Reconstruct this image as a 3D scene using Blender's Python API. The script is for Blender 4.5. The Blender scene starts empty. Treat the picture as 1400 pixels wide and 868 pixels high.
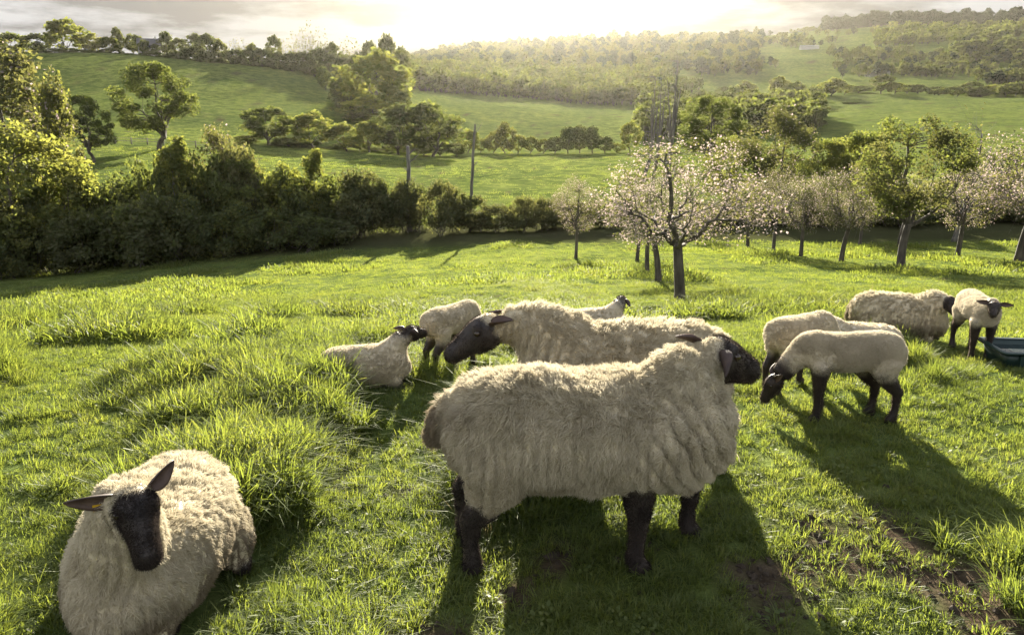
import bpy, math, numpy as np
from mathutils import Vector
R = math.radians
rng = np.random.default_rng(7)
S = bpy.context.scene
COL = S.collection

# ------------------------------------------------------------------ camera, sky, sun, exposure
F, CX, CY = 1018.0, 700.0, 434.0          # focal length and centre in photograph pixels (1400 x 868)
PITCH = R(14.9); CAMZ = 1.6
CP, SP = math.cos(PITCH), math.sin(PITCH)
cam = bpy.data.cameras.new('camera'); cam_o = bpy.data.objects.new('camera', cam); COL.objects.link(cam_o)
cam.sensor_width = 36; cam.lens = 36 * F / 1400; cam.clip_start = 0.05; cam.clip_end = 8000
cam_o.location = (0, 0, CAMZ); cam_o.rotation_euler = (math.pi / 2 - PITCH, 0, 0)
S.camera = cam_o
S.render.resolution_x = 1024; S.render.resolution_y = 634
SUN_EL, SUN_AZ = R(17.5), R(2.2)
sdir = Vector((math.sin(SUN_AZ) * math.cos(SUN_EL), math.cos(SUN_AZ) * math.cos(SUN_EL), math.sin(SUN_EL)))
sun = bpy.data.lights.new('sun', 'SUN'); sun.energy = 4.4; sun.angle = R(0.6); sun.color = (1, 0.92, 0.76)
sun_o = bpy.data.objects.new('sun', sun); COL.objects.link(sun_o)
sun_o.rotation_euler = sdir.to_track_quat('Z', 'Y').to_euler(); sun_o.location = (20, 200, 300)
S.view_settings.view_transform = 'Standard'; S.view_settings.look = 'None'
S.view_settings.exposure = 2.85; S.view_settings.gamma = 1; S.view_settings.use_curve_mapping = False
S.cycles.use_denoising = True
S.cycles.max_bounces = 8; S.cycles.diffuse_bounces = 3; S.cycles.glossy_bounces = 2
S.cycles.transmission_bounces = 4; S.cycles.volume_bounces = 0; S.cycles.transparent_max_bounces = 8
S.cycles.sample_clamp_indirect = 6
S.cycles_curves.shape = 'RIBBONS'; S.cycles_curves.subdivisions = 2

W = bpy.data.worlds.new('World'); S.world = W; W.use_nodes = True
def world():
    nt = W.node_tree; nt.nodes.clear(); N = nt.nodes.new; L = nt.links.new
    out = N('ShaderNodeOutputWorld'); bg = N('ShaderNodeBackground'); bg.inputs['Strength'].default_value = 0.15
    sky = N('ShaderNodeTexSky'); sky.sky_type = 'NISHITA'; sky.sun_disc = False
    sky.sun_elevation = SUN_EL; sky.sun_rotation = SUN_AZ
    sky.air_density = 1.0; sky.dust_density = 1.0; sky.ozone_density = 1.0
    tc = N('ShaderNodeTexCoord'); sep = N('ShaderNodeSeparateXYZ'); L(tc.outputs['Generated'], sep.inputs[0])
    def M(op, a, b=None, c=None, clamp=False):
        n = N('ShaderNodeMath'); n.operation = op; n.use_clamp = clamp
        for i, v in enumerate((a, b, c)):
            if v is None: continue
            if isinstance(v, (int, float)): n.inputs[i].default_value = v
            else: L(v, n.inputs[i])
        return n.outputs[0]
    def mix(f, a, b):
        n = N('ShaderNodeMix'); n.data_type = 'RGBA'
        if isinstance(f, (int, float)): n.inputs[0].default_value = f
        else: L(f, n.inputs[0])
        for i, v in ((6, a), (7, b)):
            if isinstance(v, tuple): n.inputs[i].default_value = (*v, 1)
            else: L(v, n.inputs[i])
        return n.outputs[2]
    zz = M('ADD', M('MAXIMUM', sep.outputs[2], 0.0), 0.11)
    comb = N('ShaderNodeCombineXYZ')
    L(M('DIVIDE', sep.outputs[0], zz), comb.inputs[0]); L(M('DIVIDE', sep.outputs[1], zz), comb.inputs[1])
    no = N('ShaderNodeTexNoise'); L(comb.outputs[0], no.inputs['Vector'])
    no.inputs['Scale'].default_value = 0.8; no.inputs['Detail'].default_value = 9; no.inputs['Roughness'].default_value = 0.58
    no.inputs['Distortion'].default_value = 0.35
    mask = M('MAXIMUM', M('MULTIPLY_ADD', no.outputs[0], 6.0, -2.0, True), M('MULTIPLY_ADD', M('MULTIPLY_ADD', sep.outputs[2], 2.4, -0.75, True), -0.35, 1.0))
    no2 = N('ShaderNodeTexNoise'); L(comb.outputs[0], no2.inputs['Vector'])
    no2.inputs['Scale'].default_value = 0.95; no2.inputs['Detail'].default_value = 8; no2.inputs['Roughness'].default_value = 0.6
    thick = M('MULTIPLY_ADD', no2.outputs[0], 9.0, -4.1, True)
    vm = N('ShaderNodeVectorMath'); vm.operation = 'DOT_PRODUCT'; L(tc.outputs['Generated'], vm.inputs[0]); vm.inputs[1].default_value = sdir
    d = M('MAXIMUM', vm.outputs['Value'], 0.0)
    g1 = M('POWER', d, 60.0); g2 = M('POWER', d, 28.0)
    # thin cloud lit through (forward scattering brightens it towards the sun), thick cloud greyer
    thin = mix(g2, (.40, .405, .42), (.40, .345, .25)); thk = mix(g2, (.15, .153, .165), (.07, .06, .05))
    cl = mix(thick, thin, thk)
    # clouds seen against the sun show their shaded side; round the sky, out of view, they are brightened as added ambient fill
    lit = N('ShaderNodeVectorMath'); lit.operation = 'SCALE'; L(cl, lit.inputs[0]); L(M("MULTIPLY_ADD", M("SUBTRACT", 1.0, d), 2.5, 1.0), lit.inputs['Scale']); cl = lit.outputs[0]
    glow = N('ShaderNodeMix'); glow.data_type = 'RGBA'; glow.blend_type = 'ADD'; glow.inputs[0].default_value = 1
    gm = N('ShaderNodeVectorMath'); gm.operation = 'SCALE'; gm.inputs[0].default_value = (1.2, 1.0, .68); L(g1, gm.inputs['Scale'])
    L(cl, glow.inputs[6]); L(gm.outputs[0], glow.inputs[7])
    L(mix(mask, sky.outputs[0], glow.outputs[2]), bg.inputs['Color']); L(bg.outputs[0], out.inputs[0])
world()

# ------------------------------------------------------------------ helpers
def k_of(py):
    v = (CY - py) / F
    return (v * CP - SP) / (CP + v * SP)
def hsh(ix, iy, iz, s):
    h = (ix * 374761393 + iy * 668265263 + iz * 2147483647 + s * 1274126177) & 0xffffffff
    h = ((h ^ (h >> 13)) * 1274126177) & 0xffffffff
    return ((h ^ (h >> 16)) & 0xffff) / 65535.0
def noise(x, y, z=0.0, s=0):
    x, y, z = np.broadcast_arrays(np.asarray(x, float), np.asarray(y, float), np.asarray(z, float))
    ix, iy, iz = np.floor(x).astype(np.int64), np.floor(y).astype(np.int64), np.floor(z).astype(np.int64)
    fx, fy, fz = x - ix, y - iy, z - iz
    fx, fy, fz = (f * f * (3 - 2 * f) for f in (fx, fy, fz))
    r = 0
    for a in (0, 1):
        for b in (0, 1):
            for c in (0, 1):
                r = r + hsh(ix + a, iy + b, iz + c, s) * (fx if a else 1 - fx) * (fy if b else 1 - fy) * (fz if c else 1 - fz)
    return r
def sstep(a, b, x):
    t = np.clip((np.asarray(x, float) - a) / (b - a), 0, 1); return t * t * (3 - 2 * t)

def mesh_np(name, verts, tris=None, quads=None, mats=(), smooth=True, mat_idx=None):
    me = bpy.data.meshes.new(name); verts = np.asarray(verts, np.float32)
    nt = 0 if tris is None else len(tris); nq = 0 if quads is None else len(quads)
    lp = np.concatenate([np.asarray(a, np.int32).ravel() for a, n in ((tris, nt), (quads, nq)) if n]) if nt + nq else np.zeros(0, np.int32)
    st = np.concatenate([np.arange(nt) * 3, nt * 3 + np.arange(nq) * 4]).astype(np.int32)
    me.vertices.add(len(verts)); me.vertices.foreach_set('co', verts.ravel())
    if len(lp):
        me.loops.add(len(lp)); me.loops.foreach_set('vertex_index', lp)
        me.polygons.add(nt + nq); me.polygons.foreach_set('loop_start', st)
        me.polygons.foreach_set('use_smooth', np.full(nt + nq, smooth))
        if mat_idx is not None: me.polygons.foreach_set('material_index', np.asarray(mat_idx, np.int32))
    me.update(calc_edges=True)
    for m in mats: me.materials.append(m)
    return me
def add(name, data, parent=None, loc=None, **props):
    o = bpy.data.objects.new(name, data); COL.objects.link(o)
    if parent is not None: o.parent = parent
    if loc is not None: o.location = loc
    for k, v in props.items(): o[k] = v
    return o
def copy_tree(root):
    r = root.copy(); COL.objects.link(r)
    for ch in root.children:
        c = ch.copy(); COL.objects.link(c); c.parent = r
    return r
class Geo:
    def __init__(s): s.v = []; s.t = []; s.q = []; s.n = 0
    def add(s, v, t=None, q=None):
        v = np.asarray(v, float)
        if t is not None and len(t): s.t.append(np.asarray(t) + s.n)
        if q is not None and len(q): s.q.append(np.asarray(q) + s.n)
        s.v.append(v); s.n += len(v)
    def mesh(s, name, mats=(), smooth=True):
        return mesh_np(name, np.concatenate(s.v), np.concatenate(s.t) if s.t else None, np.concatenate(s.q) if s.q else None, mats, smooth)
    def tube(s, pts, rad, n=6, cap=True):
        pts = np.asarray(pts, float); rad = np.asarray(rad, float); m = len(pts)
        tg = np.gradient(pts, axis=0); tg /= np.linalg.norm(tg, axis=1)[:, None] + 1e-9
        ref = np.array([0, 1.0, 0]) if abs(tg[0] @ np.array([0, 1.0, 0])) < .8 else np.array([1.0, 0, 0])
        a = ref - tg * (tg @ ref)[:, None]; a /= np.linalg.norm(a, axis=1)[:, None] + 1e-9
        b = np.cross(tg, a); th = np.arange(n) * 2 * math.pi / n
        v = pts[:, None] + rad[:, None, None] * (a[:, None] * np.cos(th)[None, :, None] + b[:, None] * np.sin(th)[None, :, None])
        i = np.arange(m - 1)[:, None] * n; j = np.arange(n)[None]; j2 = (j + 1) % n
        q = np.stack([i + j, i + j2, i + n + j2, i + n + j], -1).reshape(-1, 4)
        v = v.reshape(-1, 3); t = None
        if cap:
            v = np.concatenate([v, pts[:1], pts[-1:]]); c0, c1 = m * n, m * n + 1; jj = np.arange(n); e = (m - 1) * n
            t = np.concatenate([np.stack([np.full(n, c0), (jj + 1) % n, jj], 1), np.stack([np.full(n, c1), e + jj, e + (jj + 1) % n], 1)])
        s.add(v, t, q)
    def box(s, c, h, rz=0.0):
        c = np.asarray(c, float); h = np.asarray(h, float)
        v = np.array([[x, y, z] for x in (-1, 1) for y in (-1, 1) for z in (-1, 1)]) * h
        ca, sa = math.cos(rz), math.sin(rz)
        v = np.stack([v[:, 0] * ca - v[:, 1] * sa, v[:, 0] * sa + v[:, 1] * ca, v[:, 2]], 1) + c
        s.add(v, None, [[0, 1, 3, 2], [4, 6, 7, 5], [0, 4, 5, 1], [2, 3, 7, 6], [0, 2, 6, 4], [1, 5, 7, 3]])

# ------------------------------------------------------------------ materials
def new_mat(name):
    m = bpy.data.materials.new(name); m.use_nodes = True; nt = m.node_tree; nt.nodes.clear()
    return m, nt, nt.nodes.new, nt.links.new
def ramp(N, L, src, stops):
    r = N('ShaderNodeValToRGB'); e = r.color_ramp.elements
    while len(e) < len(stops): e.new(0.5)
    for x, (p, c) in zip(e, stops): x.position = p; x.color = (*c, 1)
    L(src, r.inputs[0]); return r.outputs[0]
def mat_leaf(name, c1, c2, c3, trans=0.5, tcol=None, rough=0.6):
    """thin leaf: reflects a little, lets warm green light through; tone varies per plant and per place"""
    m, nt, N, L = new_mat(name)
    out = N('ShaderNodeOutputMaterial'); geo = N('ShaderNodeNewGeometry'); oi = N('ShaderNodeObjectInfo')
    no = N('ShaderNodeTexNoise'); no.inputs['Scale'].default_value = 0.8; no.inputs['Detail'].default_value = 3
    L(geo.outputs['Position'], no.inputs['Vector'])
    a = N('ShaderNodeMath'); a.operation = 'MULTIPLY_ADD'; L(geo.outputs['Random Per Island'], a.inputs[0]); a.inputs[1].default_value = .45; L(no.outputs[0], a.inputs[2])
    b = N('ShaderNodeMath'); b.operation = 'MULTIPLY_ADD'; L(oi.outputs['Random'], b.inputs[0]); b.inputs[1].default_value = .35; L(a.outputs[0], b.inputs[2])
    c = N('ShaderNodeMath'); c.operation = 'MULTIPLY_ADD'; L(b.outputs[0], c.inputs[0]); c.inputs[1].default_value = 1.0; c.inputs[2].default_value = -.4
    col = ramp(N, L, c.outputs[0], [(0.0, c1), (0.5, c2), (1.0, c3)])
    df = N('ShaderNodeBsdfDiffuse'); L(col, df.inputs[0])
    tr = N('ShaderNodeBsdfTranslucent'); g = N('ShaderNodeMix'); g.data_type = 'RGBA'; g.blend_type = 'MULTIPLY'; g.inputs[0].default_value = 1
    L(col, g.inputs[6]); g.inputs[7].default_value = (*(tcol or (1.6, 1.5, 0.9)), 1); L(g.outputs[2], tr.inputs[0])
    mx = N('ShaderNodeMixShader'); mx.inputs[0].default_value = trans; L(df.outputs[0], mx.inputs[1]); L(tr.outputs[0], mx.inputs[2])
    gl = N('ShaderNodeBsdfGlossy'); gl.inputs['Roughness'].default_value = rough; gl.inputs[0].default_value = (.8, .8, .75, 1)
    m2 = N('ShaderNodeMixShader'); m2.inputs[0].default_value = 0.02; L(mx.outputs[0], m2.inputs[1]); L(gl.outputs[0], m2.inputs[2])
    L(m2.outputs[0], out.inputs[0]); return m
def mat_simple(name, c1, c2, scale=6.0, rough=0.8, bump=0.3, stretch=(1, 1, 1), spec=0.3, coord='Object'):
    m, nt, N, L = new_mat(name)
    out = N('ShaderNodeOutputMaterial'); p = N('ShaderNodeBsdfPrincipled'); tc = N('ShaderNodeTexCoord'); mp = N('ShaderNodeMapping')
    mp.inputs['Scale'].default_value = stretch; L(tc.outputs[coord], mp.inputs[0])
    no = N('ShaderNodeTexNoise'); no.inputs['Scale'].default_value = scale; no.inputs['Detail'].default_value = 6; L(mp.outputs[0], no.inputs['Vector'])
    L(ramp(N, L, no.outputs[0], [(0.3, c1), (0.7, c2)]), p.inputs['Base Color'])
    p.inputs['Roughness'].default_value = rough; p.inputs['Specular IOR Level'].default_value = spec
    if bump:
        b = N('ShaderNodeBump'); b.inputs['Strength'].default_value = bump; b.inputs['Distance'].default_value = .02; L(no.outputs[0], b.inputs['Height']); L(b.outputs[0], p.inputs['Normal'])
    L(p.outputs[0], out.inputs[0]); return m
BARK = mat_simple('bark', (.035, .03, .025), (.11, .095, .075), 9, .9, .8, (1, 1, .25))
BARK_GREY = mat_simple('grey bark', (.06, .055, .05), (.16, .15, .13), 5, .9, .8, (1, 1, .2))
G1 = mat_leaf('leaf spring green', (.055, .072, .024), (.088, .108, .032), (.125, .138, .044), .6)
G2 = mat_leaf('leaf dark green', (.04, .055, .022), (.064, .08, .028), (.095, .108, .038), .55)
G3 = mat_leaf('leaf yellow green', (.08, .095, .028), (.115, .128, .036), (.15, .155, .05), .62)
G4 = mat_leaf('leaf bronze olive', (.056, .066, .028), (.086, .094, .038), (.125, .124, .056), .5, (1.6, 1.45, .9))
G5 = mat_leaf('leaf grey hedge', (.045, .058, .028), (.07, .08, .036), (.10, .105, .05), .52)
G6 = mat_leaf('leaf dark conifer', (.016, .026, .018), (.026, .038, .024), (.04, .052, .032), .3)
BLOS = mat_leaf('blossom', (.26, .215, .215), (.33, .285, .28), (.40, .355, .345), .5, (1.1, 1.0, .92))
GR = mat_leaf('grass blade', (.062, .088, .026), (.105, .138, .038), (.155, .17, .055), .58, (1.8, 1.65, .75), .5)
STRAW = mat_leaf('straw blade', (.11, .10, .045), (.15, .135, .065), (.2, .175, .09), .5, (1.2, 1.1, .9))

def mat_ground():
    m, nt, N, L = new_mat('pasture ground')
    out = N('ShaderNodeOutputMaterial'); p = N('ShaderNodeBsdfDiffuse'); geo = N('ShaderNodeNewGeometry')
    def nz(s, d=5, st=(1, 1, 1)):
        mp = N('ShaderNodeMapping'); mp.inputs['Scale'].default_value = st; L(geo.outputs['Position'], mp.inputs[0])
        n = N('ShaderNodeTexNoise'); n.inputs['Scale'].default_value = s; n.inputs['Detail'].default_value = d; n.inputs['Roughness'].default_value = .65; L(mp.outputs[0], n.inputs['Vector']); return n.outputs[0]
    def mixc(f, a, b, bt='MIX'):
        n = N('ShaderNodeMix'); n.data_type = 'RGBA'; n.blend_type = bt
        if isinstance(f, (int, float)): n.inputs[0].default_value = f
        else: L(f, n.inputs[0])
        for i, v in ((6, a), (7, b)):
            if isinstance(v, tuple): n.inputs[i].default_value = (*v, 1)
            else: L(v, n.inputs[i])
        return n.outputs[2]
    near = ramp(N, L, nz(1.6, 8), [(0.3, (.068, .09, .03)), (0.55, (.108, .132, .042)), (0.75, (.148, .158, .058))])
    big = ramp(N, L, nz(.045, 5), [(0.35, (.75, .8, .8)), (0.65, (1.15, 1.12, 1.0))])
    grass = mixc(1.0, near, big, 'MULTIPLY')
    fine = ramp(N, L, nz(.35, 8, (1, 1, 1)), [(0.38, (.55, .6, .6)), (0.6, (1.15, 1.12, 1.0))])
    grass = mixc(1.0, grass, fine, 'MULTIPLY')
    soil = ramp(N, L, nz(14, 6), [(0.3, (.035, .026, .018)), (0.7, (.085, .065, .045))])
    at = N('ShaderNodeAttribute'); at.attribute_name = 'bare'
    col = mixc(at.outputs['Fac'], grass, soil)
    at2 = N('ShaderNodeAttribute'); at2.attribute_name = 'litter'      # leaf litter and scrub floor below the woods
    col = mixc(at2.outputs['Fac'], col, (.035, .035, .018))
    L(col, p.inputs['Color'])
    b = N('ShaderNodeBump'); b.inputs['Strength'].default_value = .9; b.inputs['Distance'].default_value = .12; L(nz(2.2, 8), b.inputs['Height']); L(b.outputs[0], p.inputs['Normal'])
    L(p.outputs[0], out.inputs[0]); return m

# ------------------------------------------------------------------ terrain
PXS = [-900, -300, 0, 200, 400, 600, 800, 1000, 1200, 1400, 1700, 2300]
TAB = {   # photograph column: (metres ahead, row) along the ground beyond the home field
    0: [(55, 352), (80, 285), (110, 235), (150, 198), (190, 172), (250, 122), (330, 76)],
    200: [(55, 335), (80, 268), (110, 228), (150, 197), (190, 173), (250, 124), (330, 77)],
    400: [(55, 320), (80, 272), (120, 230), (150, 214), (190, 190), (250, 146), (300, 112), (370, 80)],
    600: [(55, 317), (80, 282), (120, 238), (180, 212), (230, 196), (300, 152), (380, 130), (430, 127), (600, 103), (900, 84), (1300, 72)],
    800: [(55, 316), (80, 284), (120, 240), (180, 213), (230, 200), (300, 168), (380, 150), (450, 141), (600, 112), (900, 80), (1300, 57)],
    1000: [(55, 315), (80, 280), (120, 238), (180, 205), (250, 176), (350, 160), (500, 136), (700, 100), (1000, 68), (1400, 51)],
    1200: [(55, 314), (80, 275), (120, 230), (180, 195), (300, 158), (420, 141), (500, 133), (700, 96), (1000, 56), (1400, 34)],
    1400: [(55, 314), (80, 275), (120, 230), (180, 195), (300, 158), (420, 139), (500, 130), (700, 92), (900, 57), (1100, 43), (1400, 32)],
}
TAB[-300] = TAB[-900] = TAB[0]; TAB[1700] = TAB[2300] = TAB[1400]
YG = np.geomspace(40, 3000, 260)
def build_table():
    rows = []
    for px in PXS:
        t = TAB[px]; ys = np.array([a for a, b in t], float); zs = np.array([a * k_of(b) for a, b in t])
        rows.append(np.interp(np.log(YG), np.log(ys), zs))
    rows = np.array(rows); pg = np.arange(-900, 2301, 20.0)
    T = np.array([np.interp(pg, PXS, rows[:, j]) for j in range(len(YG))]).T
    def sm(A, w, ax):
        kk = np.exp(-np.linspace(-2, 2, 2 * w + 1) ** 2); kk /= kk.sum()
        return np.apply_along_axis(lambda r: np.convolve(np.pad(r, w, 'edge'), kk, 'valid'), ax, A)
    return pg, sm(sm(T, 4, 1), 5, 0) + CAMZ
PG, TZ = build_table()
ZC_Y = [-20, 0, 2.6, 4, 5.5, 7, 10, 17, 30, 45, 60, 90]; ZC_Z = [1.0, .02, -.0, -.07, -.22, -.45, -1.02, -2.6, -4.55, -6.15, -7.2, -8.4]
_yy = np.linspace(-20, 90, 1101); _kk = np.hanning(25); _kk /= _kk.sum()
_zz = np.convolve(np.pad(np.interp(_yy, ZC_Y, ZC_Z), 12, 'edge'), _kk, 'valid')
def tall_at(x, y):
    t = noise(x / .62, y / .62, s=31) * .7 + noise(x / .24, y / .24, s=32) * .3
    return t + .20 * np.exp(-(((x + .75) / .85) ** 2 + ((y - 3.0) / 1.3) ** 2)) - .16 * np.exp(-(((x - 1.1) / 1.1) ** 2 + ((y - 2.3) / 1.0) ** 2)) + .08 * np.exp(-(((x + .3) / 1.6) ** 2 + ((y - 4.6) / 1.0) ** 2))
def ground(x, y, micro=True):
    x = np.asarray(x, float); y = np.asarray(y, float)
    zn = np.interp(y, _yy, _zz) + np.where(x < 0, .065, .0) * x * sstep(2, 25, y)
    px = np.clip(CX + F * 1.035 * x / np.maximum(y, 1), -900, 2300 - 1e-3)
    yy = np.clip(y, 40, 2999)
    fi = (px - PG[0]) / 20.0; fj = (np.log(yy) - math.log(40)) / (math.log(3000) - math.log(40)) * (len(YG) - 1)
    i = np.clip(fi.astype(int), 0, len(PG) - 2); j = np.clip(fj.astype(int), 0, len(YG) - 2); a = fi - i; b = fj - j
    zf = TZ[i, j] * (1 - a) * (1 - b) + TZ[i + 1, j] * a * (1 - b) + TZ[i, j + 1] * (1 - a) * b + TZ[i + 1, j + 1] * a * b
    w = sstep(44, 62, y); z = zn * (1 - w) + zf * w
    if micro:
        z = z + (noise(x / .9, y / .9, s=1) - .5) * .07 * sstep(1.0, 2.5, y) * (1 - sstep(30, 60, y))
        z = z + .10 * sstep(.56, .8, tall_at(x, y)) * sstep(1.2, 2.0, y) * (1 - sstep(10, 16, y))
        z = z + (noise(x / 4.5, y / 4.5, s=2) - .5) * .22 * sstep(7, 14, y)
        z = z + (noise(x / 60, y / 60, s=3) - .5) * 5 * sstep(150, 400, y)
    return z
def place(px, Y):
    """ground point Y metres ahead that stands under photograph column px"""
    x = 0.0
    for _ in range(5):
        z = float(ground(x, Y)); x = (px - CX) / F * (Y * CP + (CAMZ - z) * SP)
    return x, Y, float(ground(x, Y))
def top_z(Y, py): return CAMZ + Y * k_of(py)
def project(x, y, z):
    d = y * CP + (CAMZ - z) * SP
    return CX + F * x / d, CY - F * ((z - CAMZ) * CP + y * SP) / d
def bare_at(x, y):
    n = noise(x / .5, y / .5, s=11) * .5 + noise(x / .17, y / .17, s=12) * .5
    reg = np.exp(-(((x - .95) / .75) ** 2 + ((y - 2.25) / .75) ** 2)) + .8 * np.exp(-(((x - 1.9) / .8) ** 2 + ((y - 2.1) / .6) ** 2)) + .55 * np.exp(-(((x + .85) / .25) ** 2 + ((y - 1.95) / .25) ** 2))
    return np.clip((n + .42 * np.minimum(reg, 1) - .74) * 6, 0, 1)
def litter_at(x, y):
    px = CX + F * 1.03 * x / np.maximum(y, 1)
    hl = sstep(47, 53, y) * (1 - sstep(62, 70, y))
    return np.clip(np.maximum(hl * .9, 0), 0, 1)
def terrain():
    ys = np.concatenate([np.arange(-14, 0, 1.0), np.arange(0, 8, .12), np.geomspace(8, 1620, 240)])
    sx = np.sign(np.linspace(-1, 1, 241)) * np.abs(np.linspace(-1, 1, 241)) ** 1.25
    Yg, Sg = np.meshgrid(ys, sx, indexing='ij'); Xg = Sg * (15 + 1.12 * np.maximum(Yg, 0))
    Zg = ground(Xg, Yg); n, m = Yg.shape
    v = np.stack([Xg, Yg, Zg], -1).reshape(-1, 3)
    i = np.arange(n - 1)[:, None] * m; j = np.arange(m - 1)[None]
    q = np.stack([i + j, i + j + 1, i + m + j + 1, i + m + j], -1).reshape(-1, 4)
    me = mesh_np('terrain', v, None, q, [mat_ground()])
    for nm, fn in (('bare', bare_at), ('litter', litter_at)):
        at = me.attributes.new(nm, 'FLOAT', 'POINT'); at.data.foreach_set('value', fn(v[:, 0], v[:, 1]).astype(np.float32))
    add('pasture_ground', me, kind='structure', label='rolling green pasture falling to a valley and rising to far hills')
terrain()

# ------------------------------------------------------------------ instancing of uncountable growth
def instancer(name, pts, rotz, tilt, scale, idx, protos, label, category):
    me = mesh_np(name, pts)
    n = len(pts)
    rot = np.stack([tilt[:, 0], tilt[:, 1], rotz], 1).astype(np.float32)
    a = me.attributes.new('rot', 'FLOAT_VECTOR', 'POINT'); a.data.foreach_set('vector', rot.ravel())
    a = me.attributes.new('scl', 'FLOAT_VECTOR', 'POINT'); a.data.foreach_set('vector', scale.astype(np.float32).ravel())
    a = me.attributes.new('idx', 'INT', 'POINT'); a.data.foreach_set('value', idx.astype(np.int32))
    c = bpy.data.collections.new(name + ' kinds')
    for k, (pm) in enumerate(protos):
        c.objects.link(bpy.data.objects.new('%s_%02d' % (name, k), pm))
    ng = bpy.data.node_groups.new(name, 'GeometryNodeTree')
    ng.interface.new_socket('Geometry', in_out='INPUT', socket_type='NodeSocketGeometry')
    ng.interface.new_socket('Geometry', in_out='OUTPUT', socket_type='NodeSocketGeometry')
    N, L = ng.nodes.new, ng.links.new
    gi, go, ip, ci = N('NodeGroupInput'), N('NodeGroupOutput'), N('GeometryNodeInstanceOnPoints'), N('GeometryNodeCollectionInfo')
    ci.inputs['Collection'].default_value = c; ci.inputs['Separate Children'].default_value = True; ci.inputs['Reset Children'].default_value = True
    def at(nm, t):
        x = N('GeometryNodeInputNamedAttribute'); x.data_type = t; x.inputs['Name'].default_value = nm; return x.outputs['Attribute']
    L(gi.outputs[0], ip.inputs['Points']); L(ci.outputs[0], ip.inputs['Instance']); ip.inputs['Pick Instance'].default_value = True
    L(at('idx', 'INT'), ip.inputs['Instance Index']); L(at('scl', 'FLOAT_VECTOR'), ip.inputs['Scale'])
    er = N('FunctionNodeEulerToRotation'); L(at('rot', 'FLOAT_VECTOR'), er.inputs[0]); L(er.outputs[0], ip.inputs['Rotation'])
    L(ip.outputs[0], go.inputs[0])
    o = add(name, me, kind='stuff', label=label, category=category)
    md = o.modifiers.new('grow', 'NODES'); md.node_group = ng
    return o

# ------------------------------------------------------------------ trees and shrubs
def leaf_cards(P, size, jitter=.35, droop=.0, r=None):
    r = r or rng; n = len(P)
    d = r.normal(size=(n, 3)); d[:, 2] = d[:, 2] * .7 - droop; d /= np.linalg.norm(d, axis=1)[:, None]
    e = r.normal(size=(n, 3)); s = np.cross(d, e); s /= np.linalg.norm(s, axis=1)[:, None] + 1e-9
    nn = np.cross(d, s); L = (size * (1 + jitter * r.normal(size=n)).clip(.4, 1.9))[:, None]
    base = P - d * L * .5; tip = P + d * L * .5; mid = P + nn * L * .08
    v = np.stack([base, mid + s * L * .36, tip, mid - s * L * .36], 1).reshape(-1, 3)
    return v, np.arange(4 * n).reshape(-1, 4)
def bez(a, b, c, n):
    t = np.linspace(0, 1, n)[:, None]; return (1 - t) ** 2 * a + 2 * t * (1 - t) * b + t * t * c
TREES = {}
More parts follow.
